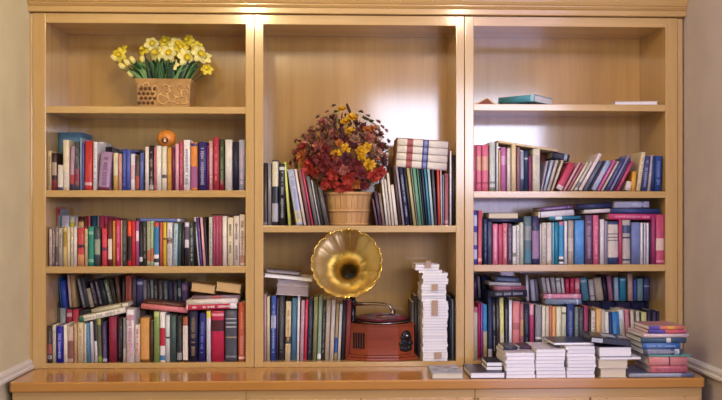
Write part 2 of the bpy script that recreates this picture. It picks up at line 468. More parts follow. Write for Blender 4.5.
# ---- left bookcase, third opening, front row and back row
up('LB', 'left bookcase middle row, in front', L3, 265.8, .012, .105, '''
49.2 52.1 229 0 C8B4AE pinkish white | T8a7878
52.4 55.3 227 0 8E7E78 taupe | Tc8b8a8
55.6 58.2 227 0 9C8C84 taupe | P.1-.5-6a5a58
58.4 62.8 228 0 B0A8A0 light grey | T706868
63.2 67.0 228 0 D8BE7C tan | P.5-.9-b09030
67.5 70.4 227 0 E6DABE cream |
70.7 73.6 227.4 0 DDD0B4 cream | Ta09078
74.0 77.3 227 0 EAE2DA white |
77.7 84.4 228 0 C44848 red | P.0-.3-d89868 P.48-.56-402828
84.8 88.0 229 0 D8C8A0 beige | T988060
88.5 94.0 226.6 0 2E8C74 green | Ba8d0b8
94.4 100.6 228 0 4C5052 charcoal | P.3-.7-a0a890
102.0 107.5 228.5 0 DA4658 coral red | P.4-.5-7a3050
108.0 112.4 221 0 6E2A2A dark red | P.15-.6-e8d8c8
112.7 115.6 221 0 CF8A3C amber |
116.0 120.8 220.5 0 CB3A64 magenta red | Te8a8b0
121.1 122.0 221 0 d8b090 peach |
122.3 127.0 220 0 4C4C46 olive grey | T8a8a80
127.6 131.6 221 0 E8522C vermilion | P.0-.12-c82838 P.12-.66-2a1c20
131.8 135.8 221 0 C62A3A crimson |
136.0 139.2 221 0 A8588E mauve | P.55-.78-f0d8e0
139.5 143.0 222 0 28222C black | P.1-.2-d0d0d0
143.2 146.6 222 0 3C403E dark grey | Ta8a898
147.0 150.7 221.4 0 ACA98A sage | P.1-.35-b06848
150.9 153.8 221.2 0 A6C69A pale green | P.1-.4-c87850
154.1 159.2 222.4 0 3C80B2 blue | P.0-.26-ece8e8 P.08-.17-333333 P.9-1-c84838
159.8 163.0 222.6 0 C86250 terracotta |
163.3 166.7 222.4 0 E2C042 yellow | P.6-.64-604818
167.2 172.4 222.6 0 E8E0E0 white | P.52-.64-7a5040 T909098
172.8 177.4 223.4 1.2 B2CACE pale aqua | T7890a0
177.7 181.2 223.2 1 3C5C5E dark teal |
181.5 184.4 223 .4 17161c black |
184.7 189.4 222.4 0 DAD2DE pale lilac | P.0-.42-2a2430 P.6-.9-6a5870
189.8 194.4 222.4 -.4 404A42 dark green | Td0d8c8
''')
up('LBx', 'left bookcase middle row, leaning left', L3, 265.8, .012, .12, '''
194.7 197.6 221.5 -1.2 101018 black |
198.4 200.4 217.4 -4.2 D8D8EA pale lilac |
200.7 203.1 217.8 -4 5C3A84 violet | Ta090c0
203.5 206.2 217.4 -3.4 E0AAAA pink |
206.4 208.4 217 -2.6 3A3232 dark brown |
''', shrink=.5)
up('LBy', 'left bookcase middle row, right end', L3, 265.8, .012, .12, '''
209.0 212.8 217 0 C9C9BE light grey | T8a8a88
213.2 216.0 215.8 0 B04C66 rose red |
216.1 219.0 215.8 0 B5536C rose red |
219.1 222.0 215.8 0 AE4A62 rose red |
222.5 227.2 216.2 0 E8E0D4 white |
227.6 233.5 217.6 0 E1D4B2 cream | T3a3430
233.8 239.7 216 0 DFD0C0 floral cream | T503a38
239.8 245.4 214.6 0 D9C8B8 floral cream | T6a3030 P.05-.2-b88878
''')
up('LBb', 'left bookcase middle row, behind', L3, 265.8, .135, .13, '''
50.6 52.7 207 0 C8604E orange red |
53.4 60.6 209 0 7E9498 grey blue | P.88-1-a03048 P.6-.8-6c9490 P.0-.6-bcb4ac
61.4 69.6 215.6 0 D9D1DB pale lilac | Tb0a8b8
70.0 75.0 216.8 0 CBC92E yellow | P.88-1-e0e0c0
75.3 78.2 217 0 DABFC0 pale pink |
78.5 84.2 216.6 0 D08C44 orange | P.78-.88-e8c070 P.9-1-4a1a20 P.6-.72-e0d8c8
84.5 88.2 216 0 8C3438 brick |
88.5 90.2 216 0 D06878 pink |
91.6 97.2 215.6 0 2A5068 petrol blue |
97.6 99.4 216 0 9aa0a0 grey |
99.6 104.9 216.2 0 B83A5A raspberry |
105.2 107.8 216.6 0 C45470 pink |
108.1 112.6 217.6 0 9A2A4A wine | 
113 119.5 218.6 0 A03040 crimson |
120 131 224 0 5a4a3c brown |
132 148 222 0 4a3848 dark plum |
''')
lay(136, 182, 221.4, 222.0, 3.2, .045, .14, '6876AE', 'slate blue book lying flat across the middle row of the left bookcase', 'P.0-.1-30304a P.9-.96-d8d8e0', group='books lying on top of book rows')
lay(211.5, 245, 215.4, 214.6, 1.2, .055, .15, '4a2c30', 'thin dark maroon book lying on top of the rose red volumes', group='books lying on top of book rows', soft=True)
# ---- left bookcase, bottom opening
up('LC', 'left bookcase bottom row, in front', FL, 361.4, .012, .12, '''
46.8 52.2 326 0 3A2C2C black | P.1-.2-b0a8a8 P.25-.5-c04a40 T808080
52.6 56.2 325.5 0 D8D0C0 off-white | Ta09888
56.7 63.2 326.5 0 2424A8 royal blue | Te0e0f0
63.7 67.5 325 0 EDE6DA white |
67.9 73.6 326.5 0 CDB0A0 dusty pink | P.1-.6-8a5850
74.3 77.2 323.5 0 C8A878 tan |
77.5 84.0 322.5 0 D9C5A2 beige | Ta89070
84.3 86.5 324 0 E0D8C8 cream |
86.9 90.8 323 -1.2 5A8CAA steel blue |
91.2 94.6 321.6 -1.4 C8C8D0 pale grey |
95.0 98.0 320 -1.6 E6E4E4 white | P.5-1-202024
98.4 102.3 318.6 -1.4 5E6444 olive | P.0-.14-98b040 P.86-1-a8a850
102.6 107.4 322 -.8 3A2A54 dark purple | T8a7aa0 P.02-.1-b0b0c0
109.0 117.0 317 0 8C2240 maroon |
117.4 123.0 318.6 0 1C1C20 black | T585860
123.3 126.0 318 0 8C8288 grey | P.0-.3-c8c0c0
126.4 134.4 309.6 0 ECE8EA tall white | Tb05868 P.8-.9-c8a0b0
135.2 140.3 325 0 E2D2C2 cream | Tc04038
140.6 149.6 318 0 D0964E wooden tan | P.0-.06-8a5828
150.4 153.6 321 0 4a3c2c dark brown |
154.0 159.7 311.6 0 90AA62 green | P.9-1-b8c880
160.0 165.4 312 0 EAE4E0 white | P.32-.68-c02840 P.03-.13-3a80b0
165.7 170.2 315.5 0 D0D4D0 pale grey | P.5-.54-404040
170.5 176.6 316 0 3C5452 dark teal |
177.0 182.3 316.6 0 20242A black | P.04-.2-8a8a90
182.8 188.2 316.4 0 54281e dark brown | P.04-.8-e8dcd0 P.82-.98-b06840
189.0 198.0 311 0 18183C navy | Tc8a868
198.4 205.0 313.4 1.4 1E2474 blue | T9098d0
206.5 211.0 311 0 E9E9E9 white | P.86-1-e0d048
211.5 224.4 311 0 BF2850 wide crimson | P.6-.82-4a1824 P.9-.95-e8a0a8
225.2 237.2 310 0 4D4F59 wide charcoal | P.82-.84-c0c0c4 P.74-.76-c0c0c4 P.66-.68-c0c0c4 P.46-.48-b09870 P.08-.11-888890
238.4 245.4 302.5 0 B95238 rust | P.04-.08-e8c0b0 Te8b0a0
''')
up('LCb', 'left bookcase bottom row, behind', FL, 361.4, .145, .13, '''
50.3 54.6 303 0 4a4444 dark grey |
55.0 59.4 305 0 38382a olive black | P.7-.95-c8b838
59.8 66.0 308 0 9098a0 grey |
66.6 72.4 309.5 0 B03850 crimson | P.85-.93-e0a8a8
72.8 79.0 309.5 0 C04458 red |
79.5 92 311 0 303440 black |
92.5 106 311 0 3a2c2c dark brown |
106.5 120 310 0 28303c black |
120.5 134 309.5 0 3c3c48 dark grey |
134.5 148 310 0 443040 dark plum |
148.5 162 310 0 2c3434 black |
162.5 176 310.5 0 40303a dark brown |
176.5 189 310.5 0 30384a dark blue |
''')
Z2 = PZ(309.5, .15, 100) + .002
up('LU', 'left bookcase bottom opening, upper tier', Z2 + .006, 309, .15, .12, '''
57.6 62.4 277.5 -2.6 2272B2 bright blue |
62.6 67.4 281 -2.6 3C50A8 indigo |
69.6 72.2 274.6 -2.6 D9BFB2 blush |
72.4 77.2 274.6 -2.6 B89A6A tan |
83.0 86.2 278.4 -6.5 7a7c82 grey | Td8d8d8
86.4 90.0 277 -6.5 4a4a50 charcoal |
90.2 94.6 288 -4.4 B9AE90 low beige |
95.0 99.6 280 -6.5 3c2c34 black | Tb8b0b8
99.8 104.4 279 -6.5 38323c dark plum | Td0c8d0
104.6 109.4 280 -6.5 2a3238 black | 
109.6 114.2 279.4 -6.5 6a6e58 olive grey | Te0e0d0
114.4 118.0 279 -5.5 403c34 dark brown | 
118.3 122.0 276 -4 6a4a38 brown |
''', jit=.006)
up('LU2', 'left bookcase bottom opening, upper tier', Z2 + .006, 309, .15, .12, '''
122.2 125.2 278 0 2c2428 black | T807878
125.6 131.8 276 0 C96652 orange red | T5a2820
132.2 136.4 278 0 5a5060 dark mauve |
136.8 143.2 279 0 504C76 dark violet | P.8-.9-b0b0c8
143.5 147.2 280 -.5 8a8280 grey |
147.5 151.0 280 -1 3c383c black | Ta0a0a0
151.3 154.2 280 -1 8a948e grey green |
154.5 158.6 280 -1 403430 dark brown | Tc0b8a8
158.9 163.8 280.6 -1 4c4844 charcoal | T989890
164.1 168.6 281 -1 5c6260 dark grey | Ta8b0a0
168.9 173.6 281.6 -1 3a3850 navy |
173.9 178.2 281.6 -1 4e4450 dark plum | T8a7a80
178.4 182.0 280 -1 34484c dark teal | P.4-.7-8aa098
182.3 188.6 283 -.6 735888 purple | P.7-.9-a888b0
''', jit=.006)
lay(79.5, 126, 322.6, 312.6, 5.6, .02, .11, 'E4DEC8', 'long white book lying tilted on the bottom row, green patch at its left end', 'P.0-.11-2a7a5c T9a9888', group='books lying on top of book rows')
lay(92, 128.5, 313.0, 306.2, 3.6, .05, .11, 'D9D0B4', 'cream book lying tilted on the white one with the green patch', 'P.8-.84-807860', group='books lying on top of book rows')
lay(141, 187.5, 308.6, 313.2, 5.0, .03, .11, 'D97F80', 'pink book lying tilted across the bottom row of the left bookcase', group='books lying on top of book rows')
lay(143, 184, 303.6, 307.4, 3.6, .05, .11, '5A3228', 'dark brown book lying on the tilted pink book', 'Ta07850', group='books lying on top of book rows')
_, zt = lay(186.5, 237, 310.4, 308.6, 5.4, .012, .15, 'EDE8E2', 'book lying flat with a crimson spine and white right end', 'P.03-.87-bf2848 Te8c0c8', group='books lying on top of book rows')
_, zt = lay(186.5, 238, 304.8, 303, 4.6, .016, .15, 'E6E0D6', 'white book lying on the crimson-spined one, bottom right of the left bookcase', group='books lying on top of book rows')
lay(192, 240, 298.6, 297.6, 3.6, .04, .13, '8A7078', 'mauve grey book lying under the two open-edged tan books', 'P.4-.62-b05a60', zfix=zt, group='books lying on top of book rows')
lay(190.5, 214.5, 290.8, 294.0, 8.2, .03, .10, 'C9A468', 'tan book lying with its page edges out, left of its pair', side='fore', pages=2, group='tan books lying at the bottom right of the left bookcase')
lay(215.5, 240.5, 290.6, 293.6, 8.8, .03, .10, 'C9A468', 'tan book lying with its page edges out, right of its pair', side='fore', pages=2, group='tan books lying at the bottom right of the left bookcase')
# ---- middle bookcase, upper shelf
up('MA', 'middle bookcase upper row', M1, 225.6, .012, .17, '''
264.0 267.5 163 0 3A3638 dark grey | P.0-.05-a09890
268.0 271.6 163 0 8C8689 grey |
272.0 278.5 160.4 .3 2E2E3A navy | P.6-.98-d8d0b0 P.06-.34-a8a8b0
279.2 285.7 164 0 26282E black | Tc8c8c8 P.9-.95-d0d0d0
''')
up('MA2', 'middle bookcase, left of the basket', M1, 225.6, .012, .17, '''
288.4 291.4 162 -4.8 D2DA74 lime |
296.4 303.6 169 -9.4 B0B8D2 pale blue | P.05-.25-c8c090 T8088b0
303.9 307.0 169 -9.8 E6D6C8 cream |
308.0 311.6 169 -10 8A5A5C mauve brown |
311.8 314.2 168.4 -10.4 D2466A raspberry |
315.0 319.0 176 -9 72706f grey |
319.4 321.0 180 -8.4 d8d8d8 white |
321.3 324.6 183 -8 3c3838 charcoal |
325.0 330.0 187 -7.6 5A5658 dark grey |
''', jit=.004, shrink=.7)
up('MA3', 'middle bookcase, right of the basket', M1, 225.6, .012, .17, '''
376.6 378.8 199 -4.6 6a5060 mauve |
379.2 382.4 191 -5 523C54 dark plum |
382.8 385.8 193 -4.6 8a7468 brown grey |
386.2 388.8 179.4 -5 E8E0D0 white | 
389.0 391.6 179.4 -5 DED6C6 white | T9a9088
392.0 394.8 173 -5.4 E2DACA ivory |
395.2 398.6 184.6 -4.6 EAE2D2 white | 
399.2 402.2 165.4 -6.4 4a3834 dark brown |
402.8 405.2 165.4 -7.4 AAA2AA grey |
405.7 410.2 166.4 -7 2C3052 navy | Tc0c0c8
410.6 413.2 167.4 -7 2a2a30 black |
413.6 416.8 168 -7 C2B27A khaki |
417.2 418.4 168 -6.6 8a9a88 sage |
418.8 422.2 168 -6.2 6A9E82 green |
422.5 424.3 168 -5.8 5a8a78 deep green |
424.6 426.2 168.4 -5.8 26383e black |
426.6 428.8 168.4 -5.4 2A3C52 dark blue |
429.2 431.6 168.4 -5.2 4A92B2 sky blue |
431.9 434.6 168.6 -4.6 B8D0D0 pale aqua |
435.0 437.6 168.6 -3.4 54545C dark grey |
438.3 441.0 168.4 -1.4 C84A42 red |
441.2 442.4 169 -.8 e8e0d8 white |
442.7 444.5 175 0 8292AA grey blue |
444.8 448.8 173.6 0 A05C64 rose brown | P.04-.1-c8a0a0
449.9 451.9 151 0 F0F0F2 tall white |
452.4 455.4 155 0 1a1a24 black |
''', jit=.004, shrink=.55)
# slipcase of four matching volumes, tilted on the row
def local_set():
    Y = .012
    x0, zl = P(395.6, 166.8, Y); x1, zr = P(446.6, 170.4, Y)
    ang = math.atan2(zr - zl, x1 - x0); Lg = math.hypot(x1 - x0, zr - zl)
    Ht = 29.0 * (DIST + Y) / F
    up_ = Vector((-math.sin(ang), 0, math.cos(ang))); rt = Vector((math.cos(ang), 0, math.sin(ang)))
    # lean the pile with the tilt
    def place(o, a, b): o.matrix_world = Matrix.Translation(Vector((x0, Y, zl)) + rt * a + up_ * b) @ Matrix.Rotation(-ang, 4, 'Y')
    w = .002
    m = MB(); m.box(-w - .001, Lg + w + .001, .002, .17, -w, 0); m.box(-w - .001, Lg + w + .001, .002, .17, Ht, Ht + w)
    m.box(-w - .001, -.001, .002, .17, 0, Ht); m.box(Lg + .001, Lg + w + .001, .002, .17, 0, Ht); m.box(0, Lg, .166, .17, 0, Ht)
    o = m.build('slipcase', mat('slipcase_card', '8a4a42', .6)); place(o, 0, 0)
    tag(o, 'reddish brown slipcase lying tilted on the upper row, holding four cream volumes', 'slipcase')
    th = Ht / 4
    for k, nm in enumerate(('lowest', 'second lowest', 'second highest', 'top')):
        b = book(th - .0012, Lg - .002, .155, 'E2DACA', 'P.19-.31-a0524c P.50-.62-38407c P.53-.59-8088b8')
        Rm = Matrix(((0, 0, 1, 0), (0, 1, 0, 0), (-1, 0, 0, 0), (0, 0, 0, 1)))
        b.matrix_world = Matrix.Translation(Vector((x0, Y, zl)) + rt * .001 + up_ * (th * (k + .5))) @ Matrix.Rotation(-ang, 4, 'Y') @ Rm
        tag(b, 'cream volume with brown and blue spine labels, %s of the four in the slipcase' % nm, 'book', 'cream volumes in the slipcase')
local_set()
# ---- middle bookcase, floor of the lower opening
up('MB', 'middle bookcase lower row', FL, 361.4, .04, .17, '''
264.2 266.8 294.5 0 C9A49C dusty pink |
267.0 270.2 297 0 D9CDA9 cream |
270.6 276.0 296.4 .8 3252A4 blue | Tc0c8e0 P.5-.7-c8d0e0
276.3 278.3 298 .8 4a3a58 plum |
278.6 284.6 294 .6 383A42 charcoal | T7a7a80
285.0 290.8 301.4 1 DACBA4 beige | Tc07838 P.28-.4-444444
291.2 296.4 298 1.2 4C7A9C steel blue |
296.7 299.4 295 1.2 ECECEC tall white |
299.8 303.8 300.4 1.6 CAA2B2 pale pink |
304.1 306.9 300 1.8 DA3A5C crimson |
307.2 312.0 299 1.8 2C3448 dark navy | T606c80
312.4 316.8 297 2 8C8E62 olive |
317.1 321.2 297.4 2 8AA28A sage green | P.02-.1-e8e8e8
321.5 324.4 300 2 3a3a3c black | Tb8b0a8
324.7 329.2 300 2.2 C2B6A2 beige |
329.5 333.8 300 2.4 DAD2C2 cream |
334.1 337.2 304 2.4 B29A6A tan | P.12-.4-3058a0
337.5 340.6 304 2.4 DADAD2 pale grey |
340.9 344.6 300 2.4 2E2628 black |
344.9 349.8 300 2.2 8C3E3A brick red |
''', jit=.004, shrink=.45)
up('MBr', 'middle bookcase, right of the booklet stack', FL, 361.4, .03, .16, '''
449.6 451.4 297 0 1c1c26 black |
451.8 453.6 300 0 7A8698 grey blue |
453.9 455.6 296 0 2a2a38 dark navy |
''', jit=.002, shrink=.2)
up('MBl', 'middle bookcase, left of the booklet stack', FL, 361.4, .10, .16, '''
411.5 414.2 302 0 5a5458 dark grey |
414.6 417.6 296 0 343038 black |
418.0 420.6 300 0 787078 grey |
''', jit=.002, shrink=.2)
zb = PZ(295.0, .06, 290) 
g = 'books lying on the left of the gramophone'
zq = max(r['o'].matrix_world.translation.z + r['h'] for r in ALL if r['row'] == 'MB' and r['lean'] < .006)
_, zt = lay(276, 308.5, 294.6, 296.4, 9.6, .03, .15, 'CFC6C4', 'thick pale grey block of a book lying above the lower row, its page edges out', side='fore', pages=3, group=g)
_, zt = lay(277, 309, 284.4, 286.6, 5.0, .03, .15, 'C8C0C0', 'pale grey book with page edges out, on the thick pale block', side='fore', pages=3, group=g)
lay(264, 312.5, 277.0, 281.8, 3.6, .02, .17, 'D8D0CC', 'long thin pale book jutting out over the pale block', side='fore', pages=1, group=g)
lay(266, 300, 272.4, 275.4, 3.2, .035, .13, '6a5c58', 'thin book with a dark cover, topmost of the pile by the horn', side='fore', pages=3, group=g)
# ---- right bookcase, first shelf
def wedge(): pass
lay(615, 658, 102.9, 102.4, 3.6, .03, .14, 'E4DCDC', 'thin white book lying alone at the right end of the top shelf', side='fore', pages=1, zfix=R1 + .0012)
# ---- right bookcase, second opening
up('RA', 'right bookcase top book row', R2, 191, .012, .14, '''
473.6 475.9 145 0 E07A94 pink | T.e
476.3 481.7 145 0 DC7490 pink volume | P.15-.2-b04868 P.45-.75-e0a890
482.1 488.6 145 0 D96E8A pink volume | P.15-.2-b04868 P.45-.75-e0a890
489.6 495.4 142.4 0 C9D1CA pale grey green | P.0-.08-8a8a80 P.15-.2-8a9088
496.4 498.6 142.8 0 DDE0DC white |
498.9 500.8 150 0 E2B892 peach |
501.2 506.0 147.4 0 C474AC orchid | P.6-.8-e0a8d0
507.0 510.8 148.4 0 E2DAD2 off-white |
511.6 516.2 144 0 E8D4AA cream |
516.6 520.3 147.4 0 9C7278 mauve brown |
520.6 524.0 151 0 A2AAC2 lavender grey | P.0-.3-405078
524.3 528.4 150.6 0 2A3A5A navy | P.78-.82-c8c8d8
528.7 532.0 156 0 8C446C plum |
532.8 540.2 149.0 0 E0DCCA broad ivory | Tb8b4a0
'''.replace('T.e', 'Tb04868'))
up('RA2', 'right bookcase top book row, leaning right', R2, 191, .012, .12, '''
540.6 543.0 161 6.2 AEA8BE lilac grey |
543.3 546.6 160 8.0 B4BED6 pale blue |
547.0 550.4 160 9.0 C2BAB2 light grey |
550.8 553.8 160 11 CCC2AA beige |
554.2 562.4 162 15 C04462 broad crimson | P.0-.16-d8c8c8
562.8 566.0 162 16 D8A8A8 pale pink |
566.4 569.4 163 16 B86A80 rose |
569.8 573.0 162 17 DACFB4 cream |
573.4 577.2 161 17 C8BFB2 light grey | P.1-.3-787078
577.6 582.2 153 21.5 EADCDC long pale pink |
582.6 587.0 161 17 6A7084 blue grey |
587.4 589.6 161 17 3a3c58 navy |
590.0 596.2 160 17 A4B4D2 light blue | P.3-.6-b8b0c8
596.6 600.2 160 17 D46EA2 hot pink |
600.6 603.8 161 17 C9BAAC beige |
604.2 608.6 158 18 42487C indigo | T7078a8
609.0 612.4 155 19 8284AC lavender |
612.8 615.2 158 17 5a4070 violet |
615.6 619.4 161 15.5 C24A72 raspberry |
''', shrink=.8, jit=.002)
up('RA3', 'right bookcase top book row, right end', R2, 191, .012, .12, '''
624.5 630.6 183 2 DCD2CA short cream |
631.2 635.4 171.4 1.5 E0A842 yellow ochre |
636.0 640.4 152 5.5 E2D4AE cream | Tb0a078
641.0 647.0 156 4 424A7C indigo | Tb0b4d0
647.3 650.4 155 4 BAB2B2 light grey |
650.8 654.0 156 2 24386a navy |
654.4 661.2 156 1 2A4C94 blue | T9098b8
''')
up('RA4', 'right bookcase top book row, behind the leaning books', R2, 191, .14, .13, '''
620.5 635 161 0 344468 dark blue |
540.5 548.5 153 0 9a5a50 reddish brown |
''')
lay(497.5, 557, 142.6, 151.8, 2.4, .02, .16, 'E3CFA2', 'thin cream board book lying sloped across the tops beside the pink volumes', group='books lying on top of book rows')
lay(551.5, 568.5, 158.0, 161.6, 7.0, .035, .12, '262A44', 'dark blue book lying sloped on the leaning books beside the broad ivory book', 'P.7-.86-a0a8b8', group='books lying on top of book rows')
# ---- right bookcase, third opening
up('RB', 'right bookcase middle row', R3, 265, .012, .13, '''
473.4 477.5 211 0 4048AA blue | P.1-.28-c8c8e0 P.36-.6-c8bcc0 P.72-.92-c8d0e8
477.9 482.0 210.4 .5 C45A6A coral | P.06-.12-e8b0a0
482.3 483.4 218 0 202034 black |
483.7 487.6 219 0 2A3E62 navy | T6078a0
487.9 492.2 222 0 525272 slate |
493.0 498.0 224 0 E282A2 pink | Tf0c8d0
498.4 502.8 224.4 0 C95A7A rose |
503.0 507.6 223.4 0 D27A8A salmon pink | Tf0d0d0
507.9 512.2 224 0 62526A dark mauve | T9a8aa0
512.6 516.5 226 0 E2E2E4 white | P.2-.3-888888
516.9 519.8 225 0 DCDCDC pale grey | T8a8a8a
520.1 523.8 222.6 0 CACEC2 pale sage |
524.1 531.8 216.4 0 5A727A blue green | P.5-.8-8a9090 P.05-.3-487888
532.1 539.5 216.4 0 32325A dark indigo | P.12-.7-9a7aa0
540.0 541.7 224 0 d8d8dc white |
542.0 546.8 222.8 0 D2CAC2 light grey | T9a928a
547.0 551.9 222.8 0 DAD4CA off-white | P.0-.1-c8b8b0
552.3 554.5 222.6 0 82BAD8 light blue |
554.8 558.5 222.4 0 2C8AAA teal |
558.8 564.0 221.6 0 3C92C2 azure | P.02-.18-e8e8e8 P.06-.12-333333 P.92-1-c07890
564.4 567.5 221 0 DCDCE4 white |
568.0 573.8 220.6 0 B2A69E taupe | P.3-.6-c8c0b8
574.7 584.4 220.4 0 5C9ADA broad sky blue |
585.3 592.6 215.4 0 6A5272 dusky purple | Tc0a0b8
593.0 598.8 215.4 0 DA6C92 pink | Te8a8a8
600.0 604.4 219.4 0 E0DEE0 white |
604.7 607.2 221 0 9a96b0 lavender grey |
607.6 618.6 221.6 0 CABEB2 broad beige | P.0-.16-30406c P.93-1-30406c P.55-.57-504850 P.62-.64-504850 P.7-.72-504850
619.1 622.0 219.6 0 C23C6C magenta |
622.4 630.6 220 0 B2AAA2 broad grey | P.08-.12-2a3050 P.58-.62-2a3050 P.7-.88-3a4c70
631.0 640.2 222.6 0 7482B2 broad periwinkle |
640.7 643.0 222.8 0 EAEAF0 white |
643.9 645.8 222.8 0 D8D8E4 white |
647.0 648.9 222.8 0 EAEAF0 white |
649.2 651.2 223 0 28305a navy |
''')
up('RB2', 'right bookcase middle row, right end', R3, 265, .004, .16, '''
651.8 655.4 217 0 A03A6C wine red |
655.8 664.4 214.6 0 BC4A6C wide rose red | P.28-.52-d8bcae P.04-.08-d89098
''', jit=0)
up('RBb', 'right bookcase middle row, behind', R3, 265, .15, .13, '''
482 492 217.5 0 28385a dark blue |
492.5 508 221.5 0 2c3c5c dark blue |
508.5 524 221.5 0 3a3450 dark plum |
640 651 221 0 303c6c dark blue |
''')
def cap(phrase):  # highest book top of a row
    return max(r['o'].matrix_world.translation.z + r['h'] for r in ALL if r['row'] == phrase)
gl = 'books lying on top of book rows'
lay(488.4, 518.6, 218.6, 218.6, 6.0, .03, .12, '3c3c4c', 'cream page-edged book lying on the left of the middle row, right bookcase', side='fore', pages=0, group=gl)
lay(488.0, 522, 222.0, 222.0, 2.8, .035, .12, '262E4E', 'dark blue book lying under the cream page-edged book', group=gl)
lay(549, 581, 220.2, 219.2, 3.4, .012, .14, '2C7A98', 'teal book lying lowest of the pile beside the sky blue book', 'P.2-.4-d8e8e8', group=gl)
lay(538.5, 574, 218.0, 215.4, 6.0, .014, .14, 'E4E0E4', 'thick white book lying between a teal and a purple book', 'P.04-.07-807888', group=gl)
lay(540, 573, 211.4, 208.6, 3.6, .016, .14, '6A4880', 'purple book lying on top of the thick white book', 'Tb8a0c8', group=gl)
lay(584, 610, 213.6, 212.4, 3.8, .02, .13, 'DAD2D2', 'thin white book lying above the dusky purple spine in the right bookcase middle row', group=gl)
_, z1 = lay(608.5, 655.6, 219.4, 219.8, 5.8, .012, .15, 'C43E72', 'magenta spined book lying above the broad beige and grey books', 'Te8a0b8', group=gl)
_, z1 = lay(611, 660, 213.2, 213.6, 5.2, .02, .15, '2A3C74', 'navy book lying on the magenta one right bookcase middle row', zfix=z1 + .001, group=gl)
_, z1 = lay(614, 649, 207, 206.6, 6.6, .024, .14, 'A8AAC8', 'pale lavender book, topmost of the pile right bookcase middle row', 'P.78-.84-607090 T8890b0', zfix=z1 + .001, group=gl)
lay(577, 611, 209.2, 207.8, 5.2, .05, .14, '343C66', 'dark slate blue book lying above the dusky purple book, right bookcase', group=gl)
# ---- right bookcase, bottom opening: front tier, back row, upper tier
up('RC', 'right bookcase bottom row', FL, 352.4, .055, .12, '''
473.0 477.9 307.5 0 D9CDB9 cream | P.9-1-c07080
478.3 480.3 303.6 0 C22C62 crimson |
480.6 482.9 303 0 9C3E92 purple |
483.2 487.6 304.6 -.5 2C8ABA blue | P.0-.5-c8b890
488.1 492.6 291 0 1C2852 tall navy | P.02-.14-c8c8d8
493.0 496.4 297 -.6 26262e black | Ta8a8a8
496.8 500.0 296.6 -.6 3c3840 charcoal |
500.4 504.7 297 -1 DAD68A pale yellow | P.0-.4-e0d8b8
505.1 508.6 300 -.4 22222a black | Ta0a0a0
509.0 512.2 300 0 E9E9F1 white |
512.6 520.0 301.2 0 E28A8A broad salmon | P.5-.62-c07070
520.3 523.8 303 0 B26A72 dusty rose | P.4-.7-c89870
524.1 529.4 303.6 0 20283E midnight blue | T5a7080
529.8 534.4 304 -.4 C44C7C magenta | P.8-1-d8a0b0
535.4 541.8 305.4 0 8C8C92 grey | P.0-.35-506068 P.36-.4-e0e0e0
542.1 545.6 306.4 0 E2DACA ivory |
545.8 549.2 306.6 0 D8CDB4 cream |
549.5 552.0 306 0 D2826A terracotta |
552.3 556.0 307 0 E2AA6A orange | P.0-.3-c87868
556.4 561.3 307.2 0 E9E5CA ivory |
561.6 566.4 307.2 0 E0E0C4 pale cream | P.86-.9-808060
566.8 574.3 304 0 283C7A navy | Tb0bcd8
574.7 579.0 307.4 0 72827A sage grey | Tb0b8a8
579.3 583.5 308 0 4A4A5A slate | T7a7a88
583.8 588.6 306 0 92385A wine |
588.9 591.0 309 0 1c1c28 black |
591.3 595.7 311 0 DACEBA cream | T988878
596.1 601.4 309 0 E2B272 apricot |
601.8 606.2 310 -.6 BAB2A2 stone | 
606.5 610.2 312 -1.6 E2E2DA white |
610.6 613.3 312 -1.6 28386a dark blue |
613.7 621.3 312 -1.8 2C7ABA bright blue | P.25-.35-a0c8e0
621.7 627.3 309.4 -3.6 DADADA pale grey | P.1-.8-c8c8c0
627.7 632.2 309.4 -3.6 C27A8A rose |
632.6 636.4 311 -2.6 CAC2B2 cream |
637.0 640.6 311.4 -1 C4BEB0 stone |
641.2 646.8 312.4 0 8a9060 yellow green | P.8-1-c8c888
647.2 652.0 310 0 2A2640 black |
652.4 656.6 312 0 383050 dark plum |
657.0 660.4 311 0 2c2c44 dark indigo |
660.8 663.4 311 0 E0DEDE white |
''', jit=.006)
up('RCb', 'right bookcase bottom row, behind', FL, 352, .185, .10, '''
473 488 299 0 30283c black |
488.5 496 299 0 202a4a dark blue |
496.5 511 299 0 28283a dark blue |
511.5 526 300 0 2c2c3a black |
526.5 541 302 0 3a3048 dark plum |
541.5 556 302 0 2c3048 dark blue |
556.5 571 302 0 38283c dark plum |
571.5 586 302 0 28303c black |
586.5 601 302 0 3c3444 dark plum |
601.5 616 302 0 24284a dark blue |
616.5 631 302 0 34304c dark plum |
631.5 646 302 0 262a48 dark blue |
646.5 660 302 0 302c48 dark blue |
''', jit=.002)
Z3 = PZ(302, .187, 560) + .002; Z3b = PZ(299, .187, 500) + .006
up('RU', 'right bookcase bottom opening, upper tier', Z3b, 298, .17, .11, '''
473.4 477.4 276 0 4a3450 dark plum |
478.6 481.4 276 -1.4 8a8088 grey |
482.2 489.0 276 -.6 1E2A52 dark navy |
489.3 496.0 277 -.6 26305a dark navy |
''', jit=.004)
up('RU2', 'right bookcase bottom opening, upper tier', Z3 + .004, 302, .17, .11, '''
526.6 529.4 275 -1 D8D4D8 white |
531.6 536.2 279.4 -1.8 CAC2D2 pale lilac |
536.5 539.4 279.4 -1.8 8a8690 grey |
''', jit=.004)
